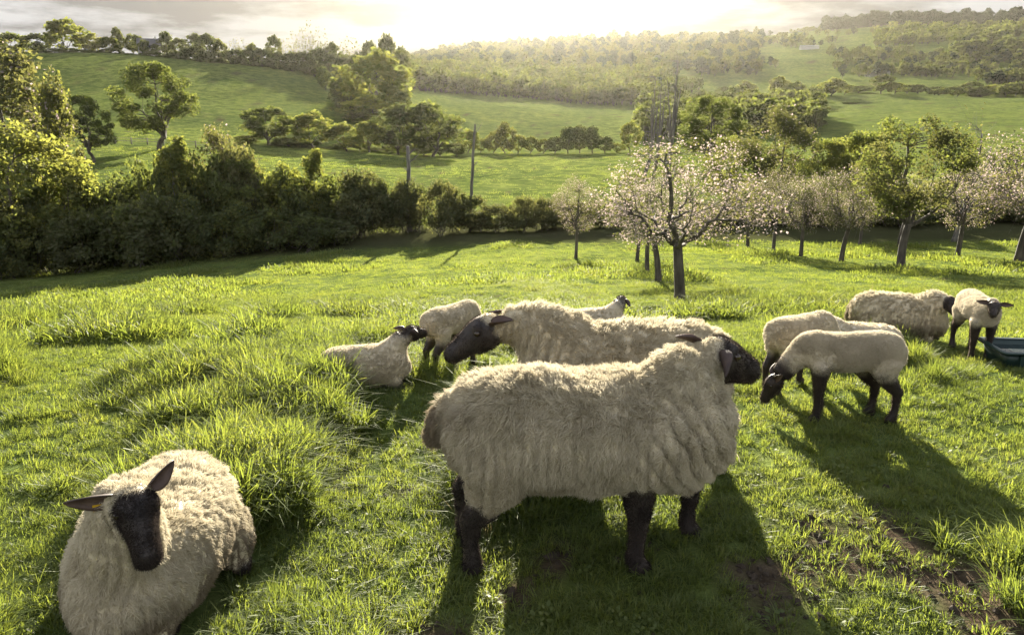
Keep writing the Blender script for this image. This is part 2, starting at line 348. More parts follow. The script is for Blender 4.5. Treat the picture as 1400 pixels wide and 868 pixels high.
def tree_proto(kind, seed, H, Rr, trunk_h, trunk_r, clumps, leaves, lsize, mats, bark=BARK, shell=.55, clump_r=.26, squash=.75, low=.0, top=1.0, stems=1, blossom=0.0, detail=True, droop=.1, limbs=5):
    """tree of height H, crown radius Rr, crown from trunk_h to H; a mesh for the wood, one for the leaves, one for blossom"""
    r = np.random.default_rng(seed); wood = Geo(); P = []
    cz, hz = (H + trunk_h) / 2, (H - trunk_h) / 2
    cen = []
    while len(cen) < clumps:
        d = r.normal(size=3); d /= np.linalg.norm(d); u = r.uniform() ** (1 / 3) * (1 - shell) + shell if shell else r.uniform() ** (1 / 3)
        lob = .78 + .34 * noise(d[0] * 1.7 + 5, d[1] * 1.7 + 5, d[2] * 1.7 + seed, s=seed)
        prof = (low if d[2] < 0 else top)
        p = np.array([d[0] * Rr * u * lob, d[1] * Rr * u * lob, cz + d[2] * hz * u * min(lob, 1.0)])
        zt = (p[2] - trunk_h) / (H - trunk_h)
        if zt > .5: p[:2] *= 1 - (1 - top) * (zt - .5) * 2
        else: p[:2] *= 1 - (1 - low) * (.5 - zt) * 2 if low < 1 else 1
        cen.append(p)
    cen = np.array(cen)
    bases = [np.array([0, 0, 0.])] if stems == 1 else [np.array([r.normal() * Rr * .3, r.normal() * Rr * .3, 0]) for _ in range(stems)]
    nodes = []; nrad = []
    for b in bases:
        zt = trunk_h * (1.05 if stems == 1 else 1.5); lead = np.array([b[0] * .6 + r.normal() * .04 * H, b[1] * .6 + r.normal() * .04 * H, zt])
        pts = bez(b, b * .9 + np.array([r.normal() * .02 * H, r.normal() * .02 * H, zt * .5]), lead, 7); pts[0, 2] -= .25
        tr0 = trunk_r / math.sqrt(stems); rad = tr0 * np.linspace(1.0, .78, 7); rad[0] *= 1.35
        wood.tube(pts, rad, 9 if detail else 5)
        nl = limbs if stems == 1 else 2; a0 = r.uniform(0, 6.28)
        for q in range(nl + 1):
            an = a0 + q * 6.283 / nl + r.normal() * .3; up_ = q == nl
            e = np.array([lead[0] + math.cos(an) * Rr * r.uniform(.5, .75), lead[1] + math.sin(an) * Rr * r.uniform(.5, .75), trunk_h + (H - trunk_h) * r.uniform(.3, .72)])
            if up_: e = np.array([lead[0] + r.normal() * .1 * Rr, lead[1] + r.normal() * .1 * Rr, trunk_h + (H - trunk_h) * .82])
            m_ = (lead + e) / 2 + np.array([0, 0, (e[2] - lead[2]) * r.uniform(-.25, .15)]) + r.normal(size=3) * Rr * .09
            lp = bez(lead - np.array([0, 0, tr0 * .8]), m_, e, 9); lp[2:] += r.normal(size=(7, 3)) * Rr * .025
            lr = tr0 * (.62 if up_ else .5) * np.linspace(1, .2, 9); wood.tube(lp, lr, 6 if detail else 4, False)
            nodes.append(lp[1:]); nrad.append(lr[1:])
    nodes = np.concatenate(nodes); nrad = np.concatenate(nrad)
    for c in cen:
        dd = np.linalg.norm((nodes - c) * np.array([1, 1, 1.0]), axis=1) + np.clip(nodes[:, 2] - c[2], 0, None) * 2.0
        i = int(np.argmin(dd)); a = nodes[i]
        ln = np.linalg.norm(c - a); midp = (a + c) / 2 + np.array([0, 0, ln * r.uniform(-.15, .25)]) + r.normal(size=3) * ln * .14
        pts = bez(a, midp, c, 6); r0 = min(nrad[i] * .8, trunk_r * .22)
        wood.tube(pts, r0 * np.linspace(1, .16, 6), 4 if detail else 3, False)
        if detail:
            for _ in range(4):
                e = c + r.normal(size=3) * Rr * clump_r * np.array([1, 1, squash]) * .9; j = r.integers(2, 5)
                wood.tube(bez(pts[j], (pts[j] + e) / 2 + r.normal(size=3) * .06 * ln, e, 4), max(r0 * .3, trunk_r * .03) * np.linspace(1, .25, 4), 3, False)
        k = leaves // clumps
        rr = Rr * clump_r * r.uniform(.65, 1.3)
        d = r.normal(size=(k, 3)); d /= np.linalg.norm(d, axis=1)[:, None]
        P.append(c + d * (r.uniform(size=(k, 1)) ** .45) * rr * np.array([1, 1, squash]))
    root = bpy.data.objects.new(kind, None)
    wm = wood.mesh(kind + ' trunk', [bark])
    kids = [('trunk', wm)]
    if P and leaves:
        P = np.concatenate(P); P[:, 2] = np.maximum(P[:, 2], .1); r.shuffle(P)
        nb = int(len(P) * blossom)
        v, q = leaf_cards(P[nb:], lsize, r=r, droop=droop); mi = (noise(P[nb:, 0] / Rr * 2.5, P[nb:, 1] / Rr * 2.5, P[nb:, 2] / Rr * 2.5, s=seed + 3) + r.normal(size=len(P) - nb) * .12 > .5).astype(int) if len(mats) > 1 else None
        kids.append(('crown', mesh_np(kind + ' crown', v, None, q, mats, False, mi)))
        if nb:
            v, q = leaf_cards(P[:nb], lsize * .8, r=r)
            kids.append(('blossom', mesh_np(kind + ' blossom', v, None, q, [BLOS], False)))
    TREES[kind] = (kids, H, Rr)
def plant(kind, name, px, Y, ytop, wpx, label, category, group=None, rz=None, hmin=None, sink=0.0):
    """stand a tree in column px, Y metres ahead, as tall and wide as it shows"""
    kids, H, Rr = TREES[kind]; x, y, z = place(px, Y)
    depth = y * CP + (CAMZ - z) * SP
    h = top_z(Y, ytop) - z
    if hmin: h = max(h, hmin)
    sr = wpx / 2 * depth / F / Rr; sz = h / H
    o = add(name, None, None, (x, y, z - .05 - sink), label=label, category=category); o.empty_display_size = .3
    if group: o['group'] = group
    o.rotation_euler = (0, 0, rng.uniform(0, 6.28) if rz is None else rz); o.scale = (sr, sr, sz)
    for nm, me in kids: add(nm, me, o)
    return o

# hi-res kinds
for i in range(4):
    tree_proto('apple%d' % i, 20 + i, 4.2, 2.1, 1.45, .13, 64, 9500, .058, [G4, G5], BARK, .3, .24, .7, low=1.0, top=.55, blossom=(.55, .5, .3, .42)[i])
tree_proto('broad0', 31, 9, 3.6, 1.4, .24, 70, 12000, .21, [G1, G3], BARK, .5, .25, .8, low=.8, top=.6)
tree_proto('field0', 37, 8, 2.6, 2.2, .2, 66, 11000, .12, [G1, G4], BARK, .35, .25, .85, low=.85, top=.6)
tree_proto('broad1', 32, 10, 4.2, 1.5, .3, 50, 13000, .24, [G1, G2], BARK, .45, .24, .75, low=.85, top=.7)
tree_proto('broad2', 33, 9, 3.6, 1.2, .24, 65, 11000, .21, [G3, G1], BARK, .5, .25, .85, low=.9, top=.55)
tree_proto('bronze0', 34, 9, 3.4, 1.2, .2, 60, 10000, .19, [G4, G4], BARK, .35, .28, .9, low=.8, top=.6, blossom=.07)
tree_proto('slender0', 35, 8, 1.5, 1.0, .12, 40, 5000, .2, [G3, G1], BARK_GREY, .2, .36, 1.2, low=.8, top=.5)
tree_proto('slender1', 36, 8, 1.5, 1.2, .12, 40, 4500, .2, [G4, G3], BARK_GREY, .2, .34, 1.2, low=.7, top=.45, blossom=.06)
for i, ms in enumerate(([G2, G5], [G1, G2], [G5, G4], [G3, G2])):
    tree_proto('shrub%d' % i, 40 + i, 4, 2.2, .25, .1, 54, 5200, .19, ms, BARK, .3, .27, .95, low=1.0, top=.7, stems=5)
tree_proto('bare0', 50, 9, .9, 2.5, .26, 22, 0, .1, [G4], BARK_GREY, .1, .5, 1.6, low=.6, top=.5)
tree_proto('bare1', 51, 8, 1.8, 1.6, .22, 50, 700, .12, [G4], BARK_GREY, .2, .5, 1.4, low=.5, top=.8)
# kinds for the middle and far distance
for i, (ms, t, lw) in enumerate((([G1, G2], .7, .9), ([G3, G1], .6, .9), ([G2, G5], .75, 1.0), ([G4, G3], .6, .9), ([G5, G2], .45, .8))):
    tree_proto('far%d' % i, 60 + i, 10, 4, 1.2, .25, 40, 2600, .62, ms, BARK, .45, .34, .8, low=lw, top=t, detail=False)
tree_proto('farbare', 66, 10, 2.4, 2.5, .2, 40, 260, .4, [G4], BARK_GREY, .2, .4, 1.2, low=.5, top=.6)
for i, (ms, t) in enumerate((([G2, G5], .7), ([G1, G5], .6), ([G5, G2], .6), ([G6, G6], .3))):
    tree_proto('wood%d' % i, 70 + i, 10, 3.6, 1.0, .25, 26, 560, 1.05, ms, BARK, .4, .36, .8, low=.9, top=t, detail=False)

def orchard():
    og = 'old apple trees of the orchard rows'
    T = [(930, 17.0, 178, 252, 0, 'blossoming apple tree standing alone at the near end of the orchard row'),
         (900, 24.5, 225, 150, 1, 'blossoming apple tree second in the row behind the lone near one'),
         (885, 31, 240, 110, 3, None), (871, 37, 248, 90, 0, None), (787, 39, 235, 75, 3, 'small apple tree on a thin dark trunk standing apart near the hedge'),
         (962, 52, 268, 60, 2, None), (1022, 45, 238, 85, 1, None), (1057, 43, 225, 85, 2, None), (1095, 40, 232, 90, 3, None),
         (1150, 37.5, 222, 110, 2, None), (1175, 48, 240, 70, 3, None), (1228, 47, 232, 70, 1, None),
         (1308, 39, 215, 110, 3, None), (1392, 36, 172, 190, 1, 'big pink blossoming apple tree with a wide low crown'), (1470, 30, 190, 170, 0, None)]
    for px, Y, yt, w, k, lab in T:
        plant('apple%d' % k, 'apple_tree', px, Y, yt, w, lab or 'old apple tree with pale blossom in the orchard rows by the hedge', 'apple tree', og)
orchard()

def hedge_and_trees():
    hg = 'shrubs of the hedge along the foot of the field'
    P = [('broad0', 'leafy_tree', 40, 50, 162, 190, 'bright broad tree at the low end of the field hedge'),
         ('bronze0', 'flowering_tree', 28, 74, 48, 190, 'tall bronze flowering tree rising behind the bright broad one'),
         ('slender1', 'flowering_tree', 100, 66, 92, 58, 'slender pink-tipped tree beside the tall bronze one'),
         ('broad1', 'leafy_tree', 128, 118, 128, 68, 'small round tree with dark trunk by the pasture fence'),
         ('broad1', 'oak_tree', 219, 138, 83, 108, 'big round-headed oak standing alone on the middle meadow'),
         ('slender0', 'leafy_tree', 258, 52, 182, 62, 'yellow-green upright tree in the hedge below the oak'),
         ('bronze0', 'flowering_tree', 306, 57, 166, 92, 'brownish rounded tree in the hedge below the oak'),
         ('broad2', 'leafy_tree', 340, 54, 208, 90, 'yellow-green bushy tree in the hedge beside the brownish one'),
         ('slender0', 'leafy_tree', 437, 55, 200, 46, 'narrow bright tree sticking up from the hedge'),
         ('shrub3', 'hedge_shrub', 395, 54, 226, 80, 'tall yellow-green shrub beside the narrow bright tree'),
         ('shrub2', 'hedge_shrub', 492, 56, 234, 90, 'tall pinkish olive shrub in the hedge near the dead trunks'),
         ('shrub0', 'hedge_shrub', 200, 49, 262, 120, 'dark shrub in the hedge under the yellow-green upright tree'),
         ('shrub1', 'hedge_shrub', 145, 51, 236, 110, 'light scrubby bush filling the hedge gap before the middle meadow'),
         ('field0', 'leafy_tree', 1232, 33, 143, 150, 'tall full green tree with a stout trunk standing among the apple trees'),
         ('broad2', 'leafy_tree', 1172, 64, 172, 95, 'fresh green tree behind the tall full one, past the orchard'),
         ('bare1', 'bare_tree', 1305, 50, 152, 80, 'half-bare many-branched tree next to the tall full green one'),
         ('broad2', 'leafy_tree', 1122, 63, 182, 75, 'pale green rounded tree behind the orchard'),
         ('bronze0', 'leafy_tree', 1052, 70, 140, 115, 'greyish olive tree with open crown behind the orchard'),
         ('broad2', 'leafy_tree', 988, 78, 180, 62, 'bright yellow willow behind the lone apple tree'),
         ('broad1', 'leafy_tree', 968, 128, 128, 90, 'dark dense round tree behind the bright yellow willow'),
         ('shrub1', 'hedge_shrub', 1345, 66, 196, 110, 'broad green shrub behind the big pink apple tree'),
         ('shrub3', 'hedge_shrub', 1420, 70, 188, 90, 'light green shrub past the big pink apple tree'),
         ('bare0', 'bare_poplar', 879, 92, 82, 20, 'bare grey poplar, first of three behind the orchard'),
         ('bare0', 'bare_poplar', 893, 96, 92, 18, 'shortest bare grey poplar, between the other two'),
         ('bare0', 'bare_poplar', 909, 100, 58, 30, 'tallest bare grey poplar with forked top'),
         ]
    for kind, nm, px, Y, yt, w, lab in P: plant(kind, nm, px, Y, yt, w, lab, 'shrub' if 'shrub' in nm else 'tree')
    # the hedge itself, shrub by shrub
    LK = ['dense dark', 'light green', 'greyish olive', 'yellow-green']
    LF = ['mid-green rounded', 'pale yellow-green', 'dark green domed', 'bronze-tinted', 'grey-green pointed']
    r = np.random.default_rng(5)
    for px in np.arange(-60, 480, 30):
        Y = 47.5 + max(0, px) * .012 + r.normal() * .8
        k = r.choice([1, 3, 2, 0]); plant('shrub%d' % k, 'hedge_shrub', px + r.normal() * 8, Y + 3, np.interp(px, [-60, 0, 150, 230, 300, 400, 470], [235, 228, 248, 222, 212, 240, 250]) + r.normal() * 12, 58 + r.uniform(0, 25), LK[k] + ' taller shrub at the back of the field hedge', 'shrub', hg)
        k = r.choice([1, 3, 1, 0]); plant('shrub%d' % k, 'hedge_shrub', px + r.normal() * 6, Y, 292 - px * .02 + r.normal() * 10, 70 + r.uniform(0, 25), LK[k] + ' shrub of the hedge along the foot of the field', 'shrub', hg)
    for px in np.arange(478, 830, 20):
        yt = np.interp(px, [478, 520, 570, 620, 660, 700, 760, 800], [246, 246, 244, 258, 280, 276, 268, 278]) + r.normal() * 4
        k = r.choice([2, 0, 2]); plant('shrub%d' % k, 'hedge_shrub', px + r.normal() * 4, 57 + r.normal() * .8, yt, 44 + r.uniform(0, 18), LK[k] + ' low shrub of the hedge by the dead trunks', 'shrub', hg)
    for px in np.arange(985, 1440, 24):
        k = r.choice([0, 2, 0, 1]); plant('shrub%d' % k, 'hedge_shrub', px + r.normal() * 5, 60 + r.normal() * 1.2, 262 + r.normal() * 12, 58 + r.uniform(0, 20), LK[k] + ' shrub of the hedge behind the orchard', 'shrub', hg)
    for px in np.arange(835, 985, 24):
        plant('shrub%d' % r.choice([2, 1]), 'hedge_shrub', px + r.normal() * 4, 61 + r.normal(), 284 + r.normal() * 6, 46, 'dark shrub of the hedge behind the orchard', 'shrub', hg)
    # hedge across the middle of the valley
    mg = 'trees of the valley hedge'
    M = [(367, 144, 72, 'far0', 'dark-sided bushy tree at the end of the valley hedge'), (428, 150, 58, 'far1', 'pale green domed tree in the valley hedge'),
         (474, 166, 46, 'far1', 'low pale bush beside the pale domed tree'), (505, 162, 44, 'far1', 'low light bush between the domed tree and the dark clump'),
         (545, 142, 70, 'far2', 'dark rounded tree of the clump in the valley hedge'), (592, 136, 82, 'far0', 'large rounded tree ending the clump in the valley hedge'),
         (340, 185, 40, 'far2', 'low dark bush under the bushy tree'), (395, 188, 50, 'far2', 'low dark bush between the bushy and the domed tree')]
    for px, yt, w, k, lab in M: plant(k, 'field_tree', px, 168, yt, w, lab, 'tree', mg)
    for px in np.arange(640, 872, 17):
        k = r.choice([1, 3, 4]); plant('far%d' % k, 'field_shrub', px, 186 + r.normal(), 188 + r.normal() * 6 - (18 if r.uniform() < .25 else 0), 22 + r.uniform(0, 10), LF[k] + ' small shrub in the thin hedge under the green slope', 'shrub', 'shrubs of the thin hedge under the green slope')
    for px in np.arange(338, 640, 22):
        plant('far2', 'field_shrub', px, 172, 196 + r.normal() * 3, 34, 'low dark shrub joining the valley hedge trees', 'shrub', 'low shrubs of the valley hedge')
    sl = [(512, 255, 66, 92, 'far1', 'tall bright tree on the slope above the valley hedge'), (478, 262, 100, 60, 'far2', 'dark tree in front of the tall bright one'),
          (500, 235, 132, 76, 'far3', 'brownish bush at the foot of the tall bright tree'), (545, 250, 118, 50, 'far1', 'light tree beside the tall bright tree'),
          (445, 300, 90, 22, 'far0', 'small round tree on the pasture edge'), (462, 302, 92, 22, 'far2', 'second small round tree on the pasture edge'), (430, 330, 86, 34, 'far2', 'dark bush on the pasture edge'), (400, 335, 84, 34, 'far2', 'low hedge bush on the pasture edge')]
    for px, Y, yt, w, k, lab in sl: plant(k, 'field_tree', px, Y, yt, w, lab, 'tree')
    # skyline of the left-hand hill
    SK = [(-15, 46, 40, 2), (20, 44, 40, 0), (52, 46, 36, 2), (92, 23, 52, 1), (128, 46, 32, 3), (152, 50, 30, 1), (163, 36, 18, 4), (184, 46, 26, 0),
          (198, 54, 16, 0), (214, 60, 12, 2), (228, 42, 22, 4), (246, 52, 24, 2), (268, 46, 28, 2), (284, 46, 32, 2), (302, 54, 20, 3), (322, 52, 18, 9), (334, 53, 18, 9), (348, 58, 18, 1), (376, 48, 24, 2),
          (390, 54, 14, 9), (402, 44, 16, 9), (414, 38, 16, 9), (424, 29, 18, 9), (436, 38, 14, 9), (447, 40, 12, 9), (458, 58, 24, 2), (474, 50, 24, 9), (490, 53, 26, 9), (508, 56, 26, 2), (530, 47, 28, 2), (552, 64, 24, 2)]
    for px, yt, w, k in SK:
        plant('farbare' if k == 9 else 'far%d' % k, 'skyline_tree', px, 345 + r.normal() * 5, yt, w,
              'bare thin tree in the row on the crest of the near hill' if k == 9 else ('big pale round-headed tree, tallest on the crest of the near hill' if w > 50 else LF[k] + ' tree in the row on the crest of the near hill'), 'tree', 'trees on the crest of the near hill')
    for px in np.arange(-20, 560, 19):
        plant('far2', 'skyline_shrub', px, 334 + r.normal() * 2, 64 + r.normal() * 3, 34, 'low dark shrub under the trees on the hill crest', 'shrub', 'shrubs on the hill crest', sink=1.6)
    # row at the far end of the green field
    for px in np.arange(1000, 1440, 17):
        k = r.choice([0, 1, 3, 1, 2]); plant('far%d' % k, 'field_tree', px + r.normal() * 4, 492 + r.normal() * 8, 117 + r.normal() * 6, 22 + r.uniform(0, 14), LF[k] + ' tree in the row closing the far green field', 'tree', 'trees closing the far green field')
    for px, Y, w in ((1163, 430, 24), (1180, 430, 9), (1320, 410, 10), (1395, 400, 14)):
        plant('far2', 'field_shrub', px, Y, 141 - (1 if w > 20 else -2), w, 'lone dark bush out on the far green field', 'bush', 'lone bushes on the far green field')
hedge_and_trees()

def far_woods():
    r = np.random.default_rng(9); pts = []; kk = []
    def region(n, px0, px1, Y0, Y1, kinds, hs, fn=None):
        px = r.uniform(px0, px1, n * 3); Y = np.exp(r.uniform(math.log(Y0), math.log(Y1), n * 3)); x = (px - CX) / F * Y * 1.035 / 1.0
        ok = np.ones(len(x), bool) if fn is None else fn(px, Y, x)
        x, Y = x[ok][:n], Y[ok][:n]; pts.append(np.stack([x, Y, ground(x, Y) - .3, np.full(len(x), hs) * r.uniform(.7, 1.3, len(x))], 1)); kk.append(r.choice(kinds, len(x)))
    region(520, 545, 905, 385, 520, [1, 1, 0, 2], .95, lambda px, Y, x: Y > np.interp(px, [545, 600, 700, 800, 905], [400, 392, 400, 420, 440]))
    region(900, 560, 1010, 640, 1330, [0, 2, 3, 3], 1.2)
    region(420, 560, 900, 520, 660, [1, 0, 2], 1.0)
    region(700, 1085, 1600, 1290, 1480, [3, 3, 3], 1.9)
    region(900, 870, 1600, 520, 1280, [0, 2, 0, 3], .9, lambda px, Y, x: noise(x / 90, Y / 60, s=21) + .25 * noise(x / 25, Y / 25, s=22) > .76)
    region(260, 1240, 1600, 740, 900, [0, 0, 3], 1.25, lambda px, Y, x: Y > 740 + (1400 - px) * .1)
    region(240, 1150, 1330, 900, 1150, [0, 1], 1.2)
    region(420, 865, 1090, 215, 470, [1, 1, 0, 2], .75, lambda px, Y, x: noise(x / 40, Y / 50, s=23) > .42)
    region(90, 900, 1090, 1330, 1400, [0, 2], .7, lambda px, Y, x: noise(x / 40, Y / 50, s=25) > .5)
    P = np.concatenate(pts); k = np.concatenate(kk); n = len(P)
    sc = np.stack([P[:, 3] * r.uniform(.8, 1.2, n), P[:, 3] * r.uniform(.8, 1.2, n), P[:, 3] * r.uniform(.85, 1.15, n)], 1)
    protos = []
    for i in range(4):
        g = TREES['wood%d' % i][0]; a = g[0][1]; b = g[1][1]
        va = np.empty(len(a.vertices) * 3, np.float32); a.vertices.foreach_get('co', va)
        vb = np.empty(len(b.vertices) * 3, np.float32); b.vertices.foreach_get('co', vb)
        va = va.reshape(-1, 3); vb = vb.reshape(-1, 3); pq = [list(p.vertices) for p in a.polygons]; qa = np.array([p for p in pq if len(p) == 4]); ta = np.array([p for p in pq if len(p) == 3])
        qb = np.arange(len(vb)).reshape(-1, 4) + len(va)
        mi = np.concatenate([np.full(len(ta), 0), np.full(len(qa), 0), 1 + np.array([p.material_index for p in b.polygons])])
        protos.append(mesh_np('wood kind %d' % i, np.concatenate([va, vb]), ta, np.concatenate([qa, qb]), [BARK] + list(b.materials), False, mi))
    instancer('distant_woodland', P[:, :3], r.uniform(0, 6.28, n), np.zeros((n, 2)), sc, k, protos, 'hazy woods and hedgerows covering the far hillsides', 'woodland')
far_woods()

# ------------------------------------------------------------------ poles, fence, house, sheds
WOOD = mat_simple('weathered wood', (.07, .06, .05), (.2, .18, .155), 7, .9, .6, (1, 1, .1))
def small_structures():
    for q, (px, yt, rr, lean, lab) in enumerate(((560, 200, .17, .12, 'thick bare dead trunk standing in the hedge'), (643, 170, .12, .45, 'tall thin leaning dead trunk standing in the hedge'))):
        r = np.random.default_rng(80 + q); x, y, z = place(px, 57.5); h = top_z(57.5, yt) - z
        root = add('dead_trunk', None, None, (x, y, z), label=lab, category='dead tree', group='dead trunks in the hedge')
        t = np.linspace(0, 1, 12); pts = np.stack([lean * t ** 1.5 + r.normal(size=12) * .025, r.normal(size=12) * .025, -.4 + t * (h + .4)], 1)
        g = Geo(); g.tube(pts, rr * (1.25 - .55 * t) * (1 + r.normal(size=12) * .05), 10); add('trunk', g.mesh('dead trunk', [BARK_GREY]), root)
        for k in range(6):
            i = r.integers(5, 11); an = r.uniform(0, 6.28); ln = r.uniform(.3, 1.0); e = pts[i] + np.array([math.cos(an) * ln, math.sin(an) * ln, ln * r.uniform(.4, 1.1)])
            g = Geo(); g.tube(bez(pts[i], (pts[i] + e) / 2 + np.array([0, 0, -.1]), e, 5), rr * .32 * np.linspace(1, .35, 5), 6); add('branch_stub', g.mesh('branch stub', [BARK_GREY]), root)
    # post-and-rail fence on the middle meadow
    x0, y0, z0 = place(128, 150)
    root = add('field_fence', None, None, (x0, y0, z0), label='post and rail fence crossing the meadow below the oak', category='fence')
    P = [place(px, 150) for px in np.arange(70, 340, 22)]
    for a in P:
        g = Geo(); g.tube([[a[0] - x0, a[1] - y0, a[2] - z0 - .3], [a[0] - x0, a[1] - y0, a[2] - z0 + .6], [a[0] - x0 + .03, a[1] - y0, a[2] - z0 + 1.35]], [.13, .12, .11], 7); add('post', g.mesh('post', [WOOD]), root)
    for hh in (.6, 1.1):
        for a, b in zip(P, P[1:]):
            g = Geo(); g.tube([[a[0] - x0, a[1] - y0 - .1, a[2] - z0 + hh], [b[0] - x0, b[1] - y0 - .1, b[2] - z0 + hh]], [.045, .045], 5); add('rail', g.mesh('rail', [WOOD]), root)
    wall = mat_simple('rendered wall', (.34, .33, .31), (.44, .43, .40), 1.5, .9, .1); roof = mat_simple('slate roof', (.05, .05, .06), (.09, .085, .09), 3, .7, .3)
    glass = mat_simple('dark window glass', (.02, .025, .03), (.03, .035, .04), 2, .15, 0, spec=.6)
    tin = mat_simple('pale shed roof', (.12, .125, .13), (.17, .175, .18), 2, .8, .1)
    def house(px, Y, w, d, h, rh, rz, rmat, lab, nm, wins=True):
        x, y, z = place(px, Y); o = add(nm, None, None, (x, y, z), label=lab, category='house' if wins else 'shed'); o.rotation_euler = (0, 0, rz)
        g = Geo(); a, b = w / 2, d / 2
        v = [[-a, -b, -1], [a, -b, -1], [a, b, -1], [-a, b, -1], [-a, -b, h], [a, -b, h], [a, b, h], [-a, b, h], [-a, 0, h + rh], [a, 0, h + rh]]
        g.add(v, [[4, 7, 8], [5, 9, 6]], [[0, 1, 5, 4], [1, 2, 6, 5], [2, 3, 7, 6], [3, 0, 4, 7]]); add('wall', g.mesh('house wall', [wall], False), o)
        e = .4; s = rh / b; rf = Geo()
        for sg in (-1, 1):
            zt = h + rh + .06; ze = h - e * s + .06; y1 = sg * (b + e)
            vv = [[-a - e, y1, ze], [a + e, y1, ze], [a + e, 0, zt], [-a - e, 0, zt]]; vv += [[p[0], p[1], p[2] + .18] for p in vv]
            rf.add(vv, None, [[0, 1, 2, 3], [4, 7, 6, 5], [0, 4, 5, 1], [1, 5, 6, 2], [2, 6, 7, 3], [3, 7, 4, 0]])
        roof_o = add('roof', rf.mesh('house roof', [rmat], False), o)
        if wins:
            for wx in (-a * .55, a * .05, a * .6):
                for wz in (1.2, 3.6):
                    g = Geo(); g.box([wx, -b - .02, wz], [.5, .05, .65]); wo = add('window', g.mesh('window', [glass], False), o); g = Geo(); g.box([wx, -b - .08, wz - .72], [.62, .1, .06]); add('sill', g.mesh('sill', [wall], False), wo)
            g = Geo(); g.box([a * .6, 0, h + rh + .5], [.35, .35, .7]); add('chimney', g.mesh('chimney', [wall], False), roof_o)
    house(206, 349, 9, 6.5, 4.4, 2.8, R(20), roof, 'small white house with slate roof among the trees on the crest', 'farm_house')
    house(1106, 900, 20, 8, 2.6, 1.2, R(-4), tin, 'long pale farm shed low on the far hillside', 'farm_shed', False)
    house(1199, 640, 17, 8, 3.2, 1.5, R(3), tin, 'shorter pale shed among the trees below the far hill', 'farm_shed', False)
small_structures()

def trough():
    x, y, z = place(1402, 5.5)
    root = add('water_trough', None, None, (x, y, z), label='dark teal plastic water trough in the grass beside the lamb', category='trough'); root.rotation_euler = (0, 0, R(-6)); root.scale = (.8, .8, .55)
    pl = mat_simple('teal plastic', (.008, .022, .018), (.012, .032, .027), 4, .45, .1, spec=.5)
    def ring(w, dd, zz, n=5, rad=.06):
        out = []
        for (cx, cy, a0) in ((w - rad, dd - rad, 0), (-w + rad, dd - rad, 90), (-w + rad, -dd + rad, 180), (w - rad, -dd + rad, 270)):
            for k in range(n): t = R(a0 + 90 * k / (n - 1)); out.append([cx + rad * math.cos(t), cy + rad * math.sin(t), zz])
        return np.array(out)
    def shell(rings, name, mats, par):
        g = Geo(); n = len(rings[0]); V = np.concatenate(rings); q = []
        for i in range(len(rings) - 1):
            for j in range(n): q.append([i * n + j, i * n + (j + 1) % n, (i + 1) * n + (j + 1) % n, (i + 1) * n + j])
        g.add(V, None, q); return add(name, g.mesh(name, mats), par)
    shell([ring(.28, .2, 0), ring(.30, .22, .10), ring(.33, .24, .25), ring(.31, .22, .25), ring(.28, .2, .1), ring(.27, .19, .04)], 'tub', [pl], root)
    shell([ring(.335, .245, .235), ring(.365, .275, .235), ring(.368, .278, .262), ring(.36, .27, .268), ring(.325, .235, .268), ring(.315, .225, .262)], 'rim', [pl], root)
    for s in (-.18, 0, .18):
        g = Geo(); g.box([s, -.242, .13], [.018, .02, .09]); add('rib', g.mesh('rib', [pl], False), root)
    m, nt, N, L = new_mat('trough water'); o = N('ShaderNodeOutputMaterial'); p = N('ShaderNodeBsdfPrincipled'); p.inputs['Base Color'].default_value = (.02, .03, .03, 1); p.inputs['Roughness'].default_value = .05; L(p.outputs[0], o.inputs[0])
    rr = ring(.30, .21, .19); g = Geo(); g.add(np.concatenate([rr, [[0, 0, .19]]]), [[20, j, (j + 1) % 20] for j in range(20)]); add('water', g.mesh('water', [m]), root)
trough()

# ------------------------------------------------------------------ sheep
def mat_body(name, wool1, wool2, dark1, dark2):
    m, nt, N, L = new_mat(name)
    out = N('ShaderNodeOutputMaterial'); p = N('ShaderNodeBsdfPrincipled'); tc = N('ShaderNodeTexCoord'); at = N('ShaderNodeAttribute'); at.attribute_name = 'dark'
    n1 = N('ShaderNodeTexNoise'); n1.inputs['Scale'].default_value = 14; n1.inputs['Detail'].default_value = 6; L(tc.outputs['Object'], n1.inputs[0])
    n2 = N('ShaderNodeTexNoise'); n2.inputs['Scale'].default_value = 160; n2.inputs['Detail'].default_value = 4; L(tc.outputs['Object'], n2.inputs[0])
    w = ramp(N, L, n1.outputs[0], [(.3, wool1), (.7, wool2)]); d = ramp(N, L, n1.outputs[0], [(.3, dark1), (.75, dark2)])
    mx = N('ShaderNodeMix'); mx.data_type = 'RGBA'; L(at.outputs['Fac'], mx.inputs[0]); L(w, mx.inputs[6]); L(d, mx.inputs[7]); L(mx.outputs[2], p.inputs['Base Color'])
    p.inputs['Roughness'].default_value = .5; p.inputs['Specular IOR Level'].default_value = .3
    p.inputs['Sheen Weight'].default_value = .25; p.inputs['Sheen Roughness'].default_value = .4; p.inputs['Sheen Tint'].default_value = (1, .75, .55, 1)
    b = N('ShaderNodeBump'); b.inputs['Strength'].default_value = .5; b.inputs['Distance'].default_value = .004; L(n2.outputs[0], b.inputs['Height']); L(b.outputs[0], p.inputs['Normal'])
    L(p.outputs[0], out.inputs[0]); return m
